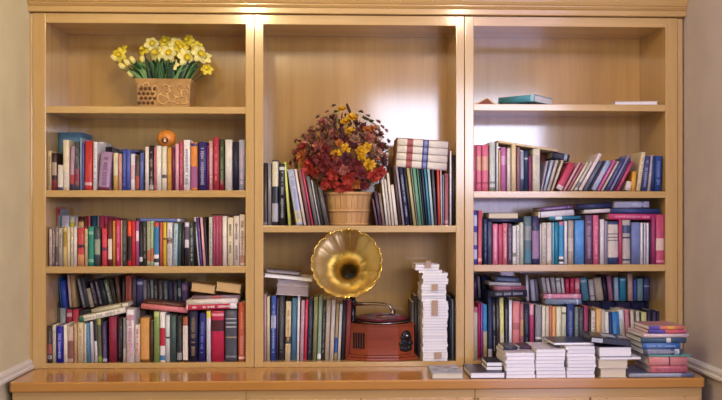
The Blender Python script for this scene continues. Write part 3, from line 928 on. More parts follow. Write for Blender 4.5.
up('RU3', 'right bookcase bottom opening, upper tier', Z3 + .004, 304, .17, .11, '''
582.6 589.6 277.4 -3 5A8EA2 dusty teal | P.8-.9-a0c0c8
590.4 595.6 279.4 -2.4 C2BEBA pale grey | P.2-.26-6a6a70
596.4 604.4 277.4 -3.4 C2B29A wide beige |
604.8 608.6 276.4 -3.6 1c1a34 black |
609.0 613.6 275.6 -2.6 A26A82 mauve |
614.6 619.2 277.4 -.8 AAC2DA light blue |
619.6 626.2 277.6 0 2C8CAA teal | P.88-.92-c0e0e8
627.9 633.2 273.4 -.4 CAAA9A beige pink |
633.6 636.8 279.4 0 4A5AAA cobalt |
637.1 643.2 278.6 0 7CA2A2 sage |
643.6 650.2 277.6 0 424A72 navy | P.6-.66-9aa0c0
650.6 656.4 285.4 -.4 7A7A92 grey lilac |
''', jit=.004)
g = 'dark books lying in the bottom opening of the right bookcase'
z = PZ(300.6, .06, 510)
Y = .03
_, z1 = lay(491, 527, 297.6, 296.6, 6.6, Y, .14, '22263A', 'black book lying lowest in the dark pile, pale dots of lettering on its spine', 'Tc0c0c8', group=g)
_, z1 = lay(494, 526, 290.6, 290.4, 4.8, Y + .002, .14, '7E4A5C', 'dusky rose book lying in the dark pile of the right bookcase', 'P.1-.5-9a6070', group=g, zfix=z1 + .001)
_, z1 = lay(489, 521, 285.6, 286.6, 3.2, Y + .004, .14, 'A8A8B4', 'pale grey spined book lying on the dusky rose book', group=g, zfix=z1 + .003)
_, z1 = lay(495, 519, 282.2, 283.6, 5.0, Y + .02, .12, '4C5878', 'slate blue book lying topmost in the dark pile', 'T8088a8', group=g, zfix=z1 + .001)
g = 'books lying behind the bottom row of the right bookcase'
_, z1 = lay(545.4, 581.4, 304.6, 304.6, 5.6, .10, .14, '7C8CA6', 'grey blue book lying under the pink one, right bookcase bottom', 'P.86-.9-c8d0d8', group=g)
_, z1 = lay(543.6, 581, 298.6, 298.6, 5.0, .10, .14, 'E08CA6', 'pink book with pale lettering lying on the grey blue one', 'P.12-.2-f0d8e0 P.8-.9-e8c8d0 Tf0c8d0', zfix=z1 + .001, group=g)
zt = z1 + .0008
up('RU4', 'right bookcase bottom opening, on the lying pink book', zt, 293, .11, .12, '''
543.8 547.6 277.4 -3.0 B2AAAA taupe grey |
548.0 551.6 278 -2.8 C6C0C0 pale grey |
552.4 556.8 277.4 -2.4 AAA2AA mauve grey |
557.4 561.8 277.8 -2 CACECA pale sage | P.75-.85-888888
562.4 565.2 278 -1.6 DACACA blush |
565.8 569.8 279 -.6 C83C5C crimson |
570.2 574.6 278.4 0 C94464 crimson |
575.0 580.0 278.4 0 D46C7C rose | P.3-.7-e0a0a0
''', jit=.004)
# ------------------------------------------------------------------ labels of the upright books
def label_all():
    sizes = {}
    rows = {}
    for r in ALL: rows.setdefault(r['phrase'], []).append(r)
    used = {}
    ordw = ['', 'first', 'second', 'third', 'fourth', 'fifth', 'sixth', 'seventh', 'eighth']
    for ph, rs in rows.items():
        rs.sort(key=lambda r: r['o'].matrix_world.translation.x)
        seen = {}
        for i, r in enumerate(rs):
            n = sum(1 for q in rs if q['col'] == r['col'])
            adj = ('slim ' if r['th'] < .0125 else 'thick ' if r['th'] > .030 else '')
            c = r['col']
            if any(w in c for w in ('wide', 'broad', 'slim', 'thick')): adj = ''
            if n == 1: lab = '%s%s book, %s' % (adj, c, ph)
            else:
                l = rs[i - 1]['col'] if i else None; rt = rs[i + 1]['col'] if i + 1 < len(rs) else None
                if l and rt: lab = '%s%s book between %s and %s, %s' % (adj, c, l, rt, ph)
                elif rt: lab = '%s%s book at the left end before %s, %s' % (adj, c, rt, ph)
                else: lab = '%s%s book at the right end after %s, %s' % (adj, c, l, ph)
            k = lab
            if k in used or len(lab.split()) > 16:
                j = sum(1 for q in rs[:i + 1] if q['col'] == r['col'])
                lab = '%s%s book, %s %s one from the left, %s' % (adj, c, ordw[j], c, ph)
            used[lab] = 1
            tag(r['o'], lab, 'book', 'books: ' + ph)
label_all()
for r_ in ALL:
    if len(r_['o']['label'].split()) > 16: print('LONG', r_['o']['label'])

# ------------------------------------------------------------------ loose things on the right bookcase's top shelf
z = R1 + .0008
m = MB(); a = PX(473.4, .004); b = PX(497, .004)
# a small open book standing as a low tent
c = (a + b) / 2 + .01
for s, e in ((a, c), (c, b)): pass
hgt = .030
m.prism([(a, z), (a + .016, z), (c, z + hgt - .006), (b - .016, z), (b, z), (c, z + hgt)], .004, .14, 'y')
o = m.build('book', cover('D9C29A'))
m = MB(); m.prism([(a + .018, z + .0003), (b - .018, z + .0003), (c, z + hgt - .0075)], .006, .138, 'y'); m.build('pages', mat('reddish_pages', '8a4a3a', .8), o)
tag(o, 'small open book lying face down like a tent, left end of the top shelf', 'book')
# blue book resting on a dark one with its front edge raised
o, zt = lay(500, 530, 103.2, 103.2, 2.0, .03, .12, '23303C', 'thin dark book lying under the teal book on the top shelf', zfix=z, soft=True)
T = .030; Lb = .172; o = book(T, Lb, .172, '58A8C2', 'P.9-1-9ac8d0', pages=1)
qx = PX(533.5, .02)
o.matrix_world = Matrix.Translation((qx - Lb * .76, .004 + Lb * .65, zt + .003 + T / 2)) @ Matrix.Rotation(R(-40.5), 4, 'Z') @ Matrix(((0, 0, 1, 0), (0, 1, 0, 0), (-1, 0, 0, 0), (0, 0, 0, 1)))
tag(o, 'teal book lying askew on the top shelf, corner forward, white page edges to the right', 'book')
o, _ = lay(572, 594.5, 103.0, 103.0, 1.6, .06, .13, 'D8BE92', 'thin cream booklet lying open in the middle of the top shelf', side='fore', zfix=z, soft=True, cat='booklet')

# ------------------------------------------------------------------ stacks on the counter
def stack(x, w, z, items, Yf, group):
    """items from the bottom up: thickness px, hex, side, pages, dx px, dy m, depth, label"""
    for it in items:
        t, hexc, side, pg, dx, dy, D, ww, lab = it
        Y = Yf + dy
        T = t * (DIST + Y) / F - .0007
        xa = PX(x + dx, Y); Lg = (w if ww is None else ww) * (DIST + Y) / F
        soft = T < .016
        o = book(T, Lg, D, hexc, '', pages=pg, soft=soft, name='booklet' if soft else 'book')
        rz = R(random.uniform(-.7, .7))
        if side == 'spine': Rm = Matrix(((0, 0, 1, 0), (0, 1, 0, 0), (-1, 0, 0, 0), (0, 0, 0, 1))); off = 0
        else: Rm = Matrix(((0, 0, 1, 0), (0, -1, 0, 0), (1, 0, 0, 0), (0, 0, 0, 1))); off = D
        o.matrix_world = Matrix.Translation((xa, Y + off, z + T / 2)) @ Matrix.Rotation(rz, 4, 'Z') @ Rm
        tag(o, lab, 'booklet' if soft else 'book', group)
        z += T + .0006
    return z
YS = -.285
ZS = ZC + .0006
rnd = random.Random(3)
def words(k, n):
    names = ['lowest', 'second lowest', 'third', 'fourth', 'fifth', 'sixth', 'seventh', 'eighth', 'ninth', 'tenth']
    return 'top' if k == n - 1 else names[k] if k < 2 else names[k] + ' from the bottom'
# grey picture-covered book and the dark book with two small black ones
def coverpatch(o): pass
z = stack(432.5, 31.5, ZS, [(6.2, 'A9AEB8', 'fore', 0, 0, 0, .17, None, 'grey book with a red pattern on its cover, left end of the counter pile')], YS, None)
art = MB(); xx = PX(448, YS)
rr = random.Random(5)
for k in range(16):
    ax = xx + rr.uniform(-.045, .045); ay = YS + .085 + rr.uniform(-.06, .06); w_ = rr.uniform(.004, .016)
    art.box(ax - w_, ax + w_, ay - w_ * .5, ay + w_ * .5, z - .0008, z - .0002, mi=k % 3)
gb = [o for o in S.objects if o.get('label', '').startswith('grey book with a red')][0]
ar = art.build('cover_picture', [mat('art_red', 'B0525A', .4), mat('art_pale', 'D8D4D8', .4), mat('art_dark', '6a6c78', .4)])
ar.parent = gb; bpy.context.view_layer.update(); ar.matrix_parent_inverse = gb.matrix_world.inverted()
z = stack(470.5, 35, ZS, [(6.4, '2C2838', 'fore', 1, 0, 0, .19, None, 'large dark book lying on the counter with two small black books on it')], YS, None)
stack(487, 15.6, z, [(4.2, '1e1e2c', 'fore', 1, 0, .035, .13, None, 'small black book on the large dark one, lower of two'), (4.2, '1e1e2c', 'fore', 1, .3, .036, .13, None, 'small black book on the large dark one, upper of two')], YS, 'small black books on the counter')
def white_stack(x, w, n, tot, place, grp, top=None):
    t = tot / n; it = []
    for k in range(n):
        it.append((t, rnd.choice(('DAD2DA', 'E2DAE2', 'CCC4CE')), 'fore', 1, rnd.uniform(-.7, .7), rnd.uniform(0, .008), .19, w + rnd.uniform(-.6, .6), 'white booklet in the %s, %s' % (place, words(k, n))))
    return it
G = 'white booklets stacked on the counter'
z = stack(506, 29, ZS, white_stack(506, 29, 7, 25.8, 'stack right of the dark books', G), YS, G)
stack(503.5, 14, z, [(3.4, '38384c', 'spine', 1, 0, .07, .12, None, 'dark blue grey book on the back of the leftmost white stack')], YS, None)
stack(520, 14, z, [(3.0, '4a3448', 'spine', 1, 0, .09, .10, None, 'dark plum book on the back of the leftmost white stack')], YS, None)
z = stack(536, 29.5, ZS, white_stack(536, 29.5, 8, 29.0, 'stack second from the left', G), YS, G)
z = stack(567, 28.5, ZS, white_stack(567, 28.5, 9, 32.0, 'stack under the dark blue cover', G), YS, G)
z = stack(553.5, 41, z, [(3.0, '28304E', 'fore', 1, 0, .03, .17, None, 'dark blue covered book on top of the third white stack')], YS, None)
z = stack(599.5, 28, ZS, [(9.6, 'D0C4B2', 'fore', 0, 1, .004, .19, 27, 'thick cream book lying lowest under the black cassette box'),
                          (8.6, 'C9BFB4', 'fore', 0, -1.5, 0, .19, 30.5, 'cream page-edged book with dark corners, second from the counter'),
                          (2.4, 'E0DADC', 'fore', 1, 0, .004, .20, 42, 'thin white booklet sticking out to the right under the thick book'),
                          (10.6, '1C2038', 'fore', 1, 0, .006, .20, 33.5, 'thick white-edged book with a black cover under the cassette box')], YS, None)
# black cassette box, tilted
Y = YS - .004
xa = PX(590, Y); wd = 41 * (DIST + Y) / F
t = empty('cassette_box', (xa, Y + .0, z + .001)); t.rotation_euler = (0, R(5.5), R(-7))
tag(t, 'black plastic cassette box with pale labels lying on the thick white-edged book', 'box')
blk = mat('black_plastic', '14161F', .3)
MB().box(0, wd, .02, .20, .0135, .0385, .004).build('case', blk, t)
lb = mat('paper_label', 'B8BCC4', .6)
MB().box(.008, .050, .0188, .0199, .018, .034).build('label', lb, t)
MB().box(.06, .11, .07, .15, .0384, .0392).build('label', lb, t)
MB().box(.125, .16, .09, .13, .0384, .0392).build('label', lb, t)
# pile at the right end
GP = 'books piled at the right end of the counter'
def hpile():
    z = ZS
    def one(x0, x1, t, hexc, fl, lab, D=.17, dy=0, pg=1, side='spine'):
        nonlocal z
        Y = YS + dy; T = t * (DIST + Y) / F - .0008
        xa = PX(x0, Y); Lg = (x1 - x0) * (DIST + Y) / F
        o = book(T, Lg, D, hexc, fl, pages=pg, soft=T < .014)
        Rm = Matrix(((0, 0, 1, 0), (0, 1, 0, 0), (-1, 0, 0, 0), (0, 0, 0, 1))); off = 0
        if side == 'fore': Rm = Matrix(((0, 0, 1, 0), (0, -1, 0, 0), (1, 0, 0, 0), (0, 0, 0, 1))); off = D
        o.matrix_world = Matrix.Translation((xa, Y + off, z + T / 2)) @ Matrix.Rotation(R(random.uniform(-1.5, 1.5)), 4, 'Z') @ Rm
        tag(o, lab, 'book', GP); z += T + .0008
    one(629, 696, 4.2, '6A7290', 'P.0-.8-a0a4b4', 'wide blue grey book, lowest of the pile at the right end', .20, 0)
    one(650.5, 688, 7.4, 'C8727C', 'T9a4858', 'dusty red book in the right end pile, below the salmon one', .18, .004)
    one(648.5, 688, 9.4, 'D48A88', 'P.52-.56-703840', 'thick salmon pink book in the right end pile', .18, .002)
    one(649, 692, 1.6, '60B0A4', '', 'very thin turquoise booklet in the right end pile', .19, 0)
    one(643.5, 683, 6.2, '485068', 'P.1-.7-8a8ca0 P.8-.92-c8d0d8 Tc8c8d8', 'patterned grey spined book under the blue one, right end pile', .18, .004)
    one(642.5, 681, 6.0, '3C6AB2', 'P.1-.6-5a80b8 Tb0c8e0', 'blue book in the right end pile', .18, .003)
    one(641, 687, 5.4, '3C5A74', 'P.56-.66-d8d8c8', 'dark teal book under the wide pinkish white one', .18, .002)
    one(643.5, 690.5, 4.0, 'D9C3C6', '', 'wide pinkish white slab of a book in the right end pile', .18, 0)
    one(648, 687, 4.0, 'A8606C', 'P.0-.45-5048a0 P.45-.8-d0605c P.8-.95-b84870', 'blue and orange red spined book, second from the top of the pile', .17, .003)
    one(649, 686.5, 3.6, 'B08084', 'P.0-.3-5a50b0 P.3-1-e0806a P.5-.7-e8b048', 'orange and purple spined book on top of the right end pile', .16, .004)
hpile()

# ------------------------------------------------------------------ tall stack of white booklets beside the gramophone
GT = 'white booklets in the tall stack beside the gramophone'
YT = -.012
n = 34; t = (358.9 - 261.8) / n
z = ZFLOOR + .0005
zs = []
for k in range(n):
    f = k / (n - 1)
    py = 359 - k * t
    if py > 320: x0, x1 = 422.8, 447.6
    elif py > 300: x0, x1 = 423.0, 448.4
    elif py > 283: x0, x1 = 421.6, 446.4
    elif py > 273: x0, x1 = 422.6, 448.0
    elif py > 268.5: x0, x1 = 419.6, 443
    else: x0, x1 = 415.6, 439.4
    j = random.uniform(-.4, .4)
    Y = YT + random.uniform(0, .008)
    T = t * (DIST + Y) / F - .0004
    o = book(T, (x1 - x0) * (DIST + Y) / F, .16, random.choice(('DAD6D6', 'E0DCDC', 'CCC8CA')), pages=1, soft=True, name='booklet')
    o.matrix_world = Matrix.Translation((PX(x0 + j, Y), Y + .16, z + T / 2)) @ Matrix.Rotation(R(random.uniform(-.7, .7)), 4, 'Z') @ Matrix(((0, 0, 1, 0), (0, -1, 0, 0), (1, 0, 0, 0), (0, 0, 0, 1)))
    zs.append(z); z += T + .0004
    j = k + 1
    sfx = {1: 'st', 2: 'nd', 3: 'rd'}.get(j % 10 if j not in (11, 12, 13) else 0, 'th')
    tag(o, ('white booklet, %s of the tall stack beside the gramophone' % ('lowest' if k == 0 else 'topmost' if k == n - 1 else '%d%s from the bottom' % (j, sfx))), 'booklet', GT)
kraft = mat('kraft_paper', 'B89A82', .8)
for x0, x1, p0, p1, lab in ((425.6, 431.0, 268, 261.2, 'brown paper band around the top of the tall booklet stack'), (432.2, 438, 291, 284.2, 'short brown paper band at the upper middle of the tall booklet stack'),
                      (432.2, 438, 316, 300.6, 'longest brown paper band around the tall booklet stack'), (435, 441.6, 359, 352.6, 'brown paper band at the foot of the tall booklet stack')):
    Y = YT - .0075
    m = MB(); m.box(PX(x0, Y), PX(x1, Y), Y, Y + .0016, max(PZ(p0, Y), ZFLOOR + .001), PZ(p1, Y), .0004)
    tag(m.build('paper_band', kraft), lab, 'paper band', 'brown paper bands on the booklet stack')

# ------------------------------------------------------------------ orange ornament on the left bookcase
Y = .07; r = 9.6 * (DIST + Y) / F
x, z = P(166.8, 137.6, Y)
zt = L2 + (PZ(146.2, .014, 163) - L2)
orm = mat('orange_ceramic', 'DA8A34', .4, var=.12, scale=60)
t = empty('pumpkin_ornament', (x, Y, zt + .0015)); tag(t, 'round orange ribbed ornament with a dark opening, resting on the top book row', 'ornament')
wob = lambda a, k: 1 + (.035 if k % 2 else 0)
prof = [(r * .35, 0)] + [(r * math.sin(a), r * .88 * (1 - math.cos(a))) for a in [R(25 + 7.2 * i) for i in range(21)]] + [(r * .15, r * 1.72), (.0, r * 1.70)]
MB().lathe(prof, 40, wob=wob).build('body', orm, t)
MB().tube([(0, 0, r * 1.66), (.003, 0, r * 1.85), (.007, 0, r * 1.98)], [.004, .003, .0028], 8).build('stem', mat('stem_brown', '8a5a28', .7), t)
MB().lathe([(.0, -.001), (.010, -.001), (.0125, .001), (.014, -.0005)], 24, Matrix.Translation((0, -r * 1.0, r * .62)) @ Matrix.Rotation(R(90), 4, 'X')).build('opening', mat('dark_opening', '3a1c10', .6), t)
MB().lathe([(.0, 0), (.0045, .001), (.006, .006), (.003, .011), (0, .012)], 12, Matrix.Translation((0, -r * 1.04, r * .40))).build('bead', mat('bead_white', 'E8D8D0', .4), t)

# ------------------------------------------------------------------ daffodil planter
Yp = .055; K = (DIST + Yp) / F
cx, _ = P(163.3, 107, Yp); zb = L1 + .001
t = empty('daffodil_planter', (cx, Yp + .06, zb)); tag(t, 'rectangular tan planter with fruit relief, full of yellow daffodils', 'planter')
hb, ht_, hh, dp0, dp1 = 25.2 * K, 27.2 * K, 29.4 * K, .048, .058
clay = mat('tan_clay', 'B08850', .75, var=.18, scale=30, bump=.3); clay2 = mat('tan_clay_relief', 'D2AA6C', .7, var=.12, scale=60)
soil = mat('dark_moss', '28301c', .9, var=.3, scale=90)
m = MB()
def ring(hx, hy, z): return [(-hx, -hy, z), (hx, -hy, z), (hx, hy, z), (-hx, hy, z)]
rs = [ring(hb, dp0, 0), ring(ht_ * .985, dp1 * .98, hh * .86), ring(ht_, dp1, hh * .86), ring(ht_ * 1.02, dp1 * 1.03, hh), ring(ht_ * .97, dp1 * .93, hh), ring(ht_ * .95, dp1 * .9, hh * .8)]
vr = [[m.bm.verts.new(p) for p in q] for q in rs]
for a, b in zip(vr, vr[1:]):
    for i in range(4): m.bm.faces.new((a[i], a[(i + 1) % 4], b[(i + 1) % 4], b[i]))
m.bm.faces.new(vr[0][::-1]); m.bm.faces.new(vr[-1])
pot = m.build('pot', clay, t)
# relief on the front: grapes, an apple, curling leaves
m = MB(); slope = (dp1 - dp0) / (hh * .86)
def fy(z): return -dp0 - slope * z
for i in range(16):
    gx = (-24 + (i % 4) * 4.3 + (2 if (i // 4) % 2 else 0)) * K; gz = (5.5 + (i // 4) * 4.6) * K
    m.lathe([(.0001, -.003), (.0050, -.002), (.0075, .0)], 10, Matrix.Translation((gx, fy(gz) - .0008, gz)) @ Matrix.Rotation(R(90), 4, 'X') @ Matrix.Scale(-1, 4, (0, 0, 1)), mi=1)
def ringtube(cx_, cz_, r0, a0, a1, rad=.0034):
    cx_ *= K; cz_ *= K; r0 *= K
    pts = [(cx_ + r0 * math.cos(R(a)), fy(cz_ + r0 * math.sin(R(a))) - .0012, cz_ + r0 * math.sin(R(a))) for a in range(a0, a1 + 1, 15)]
    m.tube(pts, rad, 6)
for q in ((-.4, 10, 5.6, -250, 70), (-.4, 10, 2.8, 20, 160), (9, 12, 5.5, 110, 290), (14, 15, 4.2, -160, 90), (20.5, 15, 3.6, -20, 270), (14, 8, 3.5, 100, 300), (20, 7.5, 3.0, -150, 60),
          (-8, 19, 3.2, 0, 250), (2, 20, 3.4, -60, 160), (8, 19.5, 2.6, 40, 260), (-17, 22.5, 2.8, -30, 200), (-22, 21, 2.4, 0, 200), (16, 21.5, 2.6, 0, 200), (23, 21, 2.2, -30, 200), (-3, 15.8, 2.2, 90, 300), (-10, 14, 2.4, -90, 120)):
    ringtube(*q)
m.build('relief', [clay2, mat('relief_dark', '6a4426', .8)], pot)
MB().box(-ht_ * .95, ht_ * .95, -dp1 * .88, dp1 * .88, hh * .80, hh * .88).build('soil', soil, t)
leafm = [mat('leaf_dark', '16361C', .5, var=.25, scale=20), mat('leaf_mid', '2C5A2A', .5, var=.2, scale=20), mat('leaf_pale', '6f9a5c', .5, var=.2, scale=20)]
m = MB(); rr = random.Random(11)
for i in range(170):
    bx = rr.uniform(-ht_ * .82, ht_ * .82); by = rr.uniform(-dp1 * .8, dp1 * .5)
    L_ = rr.uniform(.08, .15); out = bx / ht_ * .07 + rr.uniform(-.03, .03); fwd = rr.uniform(-.03, .01)
    pts = [(bx + out * f ** 1.4, by + fwd * f * f, hh * .85 + L_ * (f - .25 * f ** 3)) for f in (0, .25, .5, .75, 1)]
    wdt = rr.uniform(.005, .011)
    m.strip(pts, [wdt * .8, wdt, wdt, wdt * .7, .0004], Vector((math.cos(rr.uniform(-.8, .8)), rr.uniform(-.6, .6), 0)).normalized(), mi=rr.choice((0, 0, 1, 1, 2)))
o = m.build('foliage', leafm, t, normals=False); sd = o.modifiers.new('solid', 'SOLIDIFY'); sd.thickness = .0008
petal_w = mat('petal_cream', 'F1E68E', .5, var=.06, scale=60); petal_y = mat('petal_yellow', 'E6D23C', .5, var=.08, scale=60)
trump = mat('trumpet_yellow', 'E6CE2C', .5, var=.1, scale=80)
def petals(n, ln, wd, cup, rnd, curl=.3):
    m = MB()
    for k in range(n):
        a = k / n * 6.28318 + rnd.uniform(-.08, .08); d = Vector((math.cos(a), math.sin(a), 0)); s = Vector((-math.sin(a), math.cos(a), 0))
        L_ = ln * rnd.uniform(.9, 1.1)
        rows = []
        for f, w in ((.08, .25), (.35, .85), (.6, 1), (.82, .75), (1, .12)):
            zc_ = L_ * (cup * f - curl * f * f)
            c = d * L_ * f + Vector((0, 0, zc_))
            rows.append([m.bm.verts.new(c - s * wd * w + Vector((0, 0, .12 * wd))), m.bm.verts.new(c - Vector((0, 0, .1 * wd))), m.bm.verts.new(c + s * wd * w + Vector((0, 0, .12 * wd)))])
        for p, q in zip(rows, rows[1:]):
            for i in (0, 1):
                f_ = m.bm.faces.new((p[i], p[i + 1], q[i + 1], q[i])); f_.smooth = True
    return m
def orient(o, pos, direction, roll=0):
    o.matrix_local = Matrix.Translation(pos) @ Vector(direction).normalized().to_track_quat('Z', 'Y').to_matrix().to_4x4() @ Matrix.Rotation(roll, 4, 'Z')
FLW = [(152, 46.5, 8.5, 0, 0), (157.5, 56, 10, 0, -.03), (143.5, 52, 7.5, 1, .01), (177, 47, 9.5, 0, .0), (181, 50.5, 8, 1, -.02), (188, 42.5, 7, 1, .02),
       (168.5, 55.5, 9, 0, -.035), (186, 60, 10, 0, -.04), (199.5, 56.5, 9.5, 0, -.02), (197, 50, 7, 1, .01), (165, 44, 7, 1, .03), (207, 69, 6.5, 1, -.02),
       (119.5, 57, 7.5, 1, -.01), (123, 52.5, 6, 1, .02), (173, 65, 6.5, 0, -.045), (205, 60, 7, 0, 0)]
for i, (px, py, rp, kind, dy) in enumerate(FLW):
    py -= 2.5 if py < 62 else 0
    Y = Yp + .06 + dy; x, z = P(px, py, Y); pos = Vector((x - cx, dy, z - zb))
    st = MB(); base = Vector((pos.x * .55, min(max(pos.y * .5, -dp1 * .7), dp1 * .7), hh * .85))
    mid = (base + pos) / 2 + Vector((pos.x * .12, .02, .01)); back = pos + Vector((0, .016, -.004))
    dr = (rr.uniform(-.5, .5) + pos.x * 2, -1, rr.uniform(-.1, .5))
    fl = petals(6, rp * K * 1.0, rp * K * .36, .25, rr, .45).build('flower', [petal_y if kind else petal_w], t, normals=False)
    sd = fl.modifiers.new('solid', 'SOLIDIFY'); sd.thickness = .0007
    orient(fl, pos, dr, rr.uniform(0, 6))
    q = rp * K
    MB().lathe([(q * .13, -.0), (q * .20, q * .12), (q * .23, q * .34), (q * .34, q * .46), (q * .33, q * .45), (q * .21, q * .33), (q * .16, q * .1), (0.0, q * .06)], 18, wob=lambda a, k: 1 + (.10 * math.cos(a * 9) if k in (3, 4) else 0)).build('trumpet', trump, fl)
    st.tube([base, mid, back], .0022, 6).build('stem', leafm[1], t)
# tulip-like closed buds on the left
for (px, py, dx) in ((127, 62.5, -1), (132.5, 60, -.6), (142, 59.5, .1), (122, 66, -1.4), (131, 74, -1.2), (114.5, 58, -1.4)):
    Y = Yp + .03; x, z = P(px, py, Y); m = MB()
    for k in range(5):
        a = k * 1.2566; m.lathe([(.0001, -.016), (.006, -.010), (.008, .0), (.006, .010), (.0001, .018)], 8, Matrix.Translation((math.cos(a) * .0045, math.sin(a) * .0045, 0)), mi=k % 2)
    o = m.build('flower_bud', [petal_w, petal_y], t); orient(o, (x - cx, -.03, z - zb), (dx * .7, -.5, .8))
    MB().tube([(max(x - cx, -ht_ * .8) * .8, -.02, hh * .85), (x - cx + .004, -.025, z - zb - .014)], .002, 6).build('stem', leafm[1], t)

# ------------------------------------------------------------------ autumn arrangement in a chip-wood basket
Yb = .10; K = (DIST + Yb) / F
cx, _ = P(348.6, 225, Yb); zb = M1 + .001
t = empty('flower_basket', (cx, Yb, zb)); tag(t, 'light wooden basket of autumn flowers, burgundy and red with yellow daisies and cattails', 'flower arrangement')
r0, r1, hh = 19.6 * K, 24.6 * K, 32.5 * K
bwood = wood('basket_splint', 'B98A54', 'D4A86E', 'z', .6); m = MB()
NS = 26
for k in range(NS):
    a0, a1 = (k + .03) / NS * 6.28318, (k + .97) / NS * 6.28318
    def pt(r, a, z): return (r * math.cos(a), r * math.sin(a), z)
    for d in (0,):
        ps = [pt(r0, a0, .002), pt(r0, a1, .002), pt(r1, a1, hh), pt(r1, a0, hh)]; q = .002
        pi = [pt(r0 - q, a0, .002), pt(r0 - q, a1, .002), pt(r1 - q, a1, hh), pt(r1 - q, a0, hh)]
        V = [m.bm.verts.new(p) for p in ps + pi]
        for f in ((0, 1, 2, 3), (7, 6, 5, 4), (0, 4, 5, 1), (1, 5, 6, 2), (2, 6, 7, 3), (3, 7, 4, 0)): m.bm.faces.new([V[i] for i in f])
body = m.build('basket', bwood, t)
for z0, z1 in ((0, .010), (hh * .40, hh * .40 + .011), (hh - .013, hh + .001)):
    ra = r0 + (r1 - r0) * z0 / hh; rb = r0 + (r1 - r0) * z1 / hh
    MB().lathe([(ra + .0003, z0), (ra + .0026, z0), (rb + .0026, z1), (rb + .0003, z1), (ra + .0003, z0)], 52).build('hoop', bwood, body)
MB().lathe([(0, .002), (r0 - .003, .002), (r0 - .003, .006), (0, .006)], 32).build('bottom', bwood, body)
MB().lathe([(0, hh * .75), (r1 * .92, hh * .75), (r1 * .9, hh * .9), (0, hh * 1.1)], 24).build('filler', soil, t)
cols = dict(bur=mat('dried_burgundy', '7C2A2A', .6, var=.25, scale=50), red=mat('dried_red', 'B43C2C', .6, var=.25, scale=50), pnk=mat('dried_rose', 'B2685A', .6, var=.2, scale=50),
            yel=mat('daisy_yellow', 'DCAA1C', .6, var=.12, scale=60), org=mat('dried_orange', 'C07030', .6, var=.2, scale=50), brn=mat('dried_brown', '7a5038', .7, var=.25, scale=50),
            plm=mat('dried_plum', '562228', .7, var=.25, scale=50), pch=mat('dried_peach', 'B88868', .7, var=.2, scale=50), grn=mat('dried_green', '5c6038', .7, var=.2, scale=50))
def bloom(n, ln, rnd, layers=3):
    m = MB()
    for L in range(layers):
        for k in range(n):
            a = (k + L * .5) / n * 6.28318 + rnd.uniform(-.25, .25); el = .1 + L * .42 + rnd.uniform(-.12, .12)
            d = Vector((math.cos(a) * math.cos(el), math.sin(a) * math.cos(el), math.sin(el))); s = Vector((-math.sin(a), math.cos(a), rnd.uniform(-.3, .3)))
            l = ln * rnd.uniform(.7, 1.1) * (1 - .13 * L); w = l * .19
            up_ = d.cross(s) * -1
            pts = [d * l * .1, d * l * .45 + up_ * l * .08, d * l * .8 + up_ * l * .05, d * l - up_ * l * .06]
            m.strip(pts, [w * .4, w, w * .9, w * .1], s.normalized())
    return m
rr = random.Random(21)
# outline of the bouquet: centre, half sizes in px
def stemto(p, col='grn'): 
    return MB().tube([(p[0] * .3, p[1] * .3, hh * .95), (p[0] * .75, p[1] * .7, (p[2] + hh) / 2 + .01), p], .0014, 5)
inner = MB(); 
protos = {}
def put(name, key, px, py, rp, dy, rnd, n=9):
    n += 3
    Y = Yb + dy; x, z = P(px, py, Y); K_ = (DIST + Y) / F
    kk = (name, key, rnd.randrange(3))
    if kk not in protos:
        o = bloom(n, 1.0 * .02, rnd).build(name, cols[key], None, normals=False); protos[kk] = o.data; bpy.data.objects.remove(o)
    o = bpy.data.objects.new(name, protos[kk]); COL.objects.link(o); o.parent = t
    c = Vector((x - cx, dy, z - zb)); ctr = Vector((0, .02, PZ(160, Yb) - zb)); d = (c - ctr); d.y -= .05
    orient(o, c, d, rnd.uniform(0, 6)); o.scale = [rp * K_ / .02] * 3
    return o
BL_ = [  # yellow daisies first
 ('yellow_flower', 'yel', 342, 109.5, 5.5, -.02), ('yellow_flower', 'yel', 352, 118, 6, -.06), ('yellow_flower', 'yel', 345.5, 122, 5, -.06), ('yellow_flower', 'yel', 350, 131, 5.5, -.06),
 ('yellow_flower', 'yel', 338.5, 121, 4, -.03), ('yellow_flower', 'yel', 345, 149, 5.5, -.10), ('yellow_flower', 'yel', 336, 155, 6, -.10), ('yellow_flower', 'yel', 361, 151, 6.5, -.10), ('yellow_flower', 'yel', 368, 147, 5, -.08),
 ('yellow_flower', 'yel', 369, 165.5, 7, -.11), ('yellow_flower', 'yel', 362, 157, 5, -.10), ('orange_flower', 'org', 302, 156, 7, -.06), ('orange_flower', 'org', 367, 130, 5, -.05), ('orange_flower', 'org', 339, 143, 4.5, -.08),
 ('orange_flower', 'org', 356, 184, 6, -.10), ('orange_flower', 'org', 372, 128, 4, -.04), ('orange_flower', 'org', 374, 178, 5, -.09)]
for b in BL_: put(b[0], b[1], b[2], b[3], b[4] * 1.1, b[5], rr, 11)
SP = [('red_flower', 'red'), ('burgundy_flower', 'bur'), ('rose_flower', 'pnk'), ('plum_flower', 'plm'), ('dried_flower', 'brn'), ('peach_flower', 'pch')]
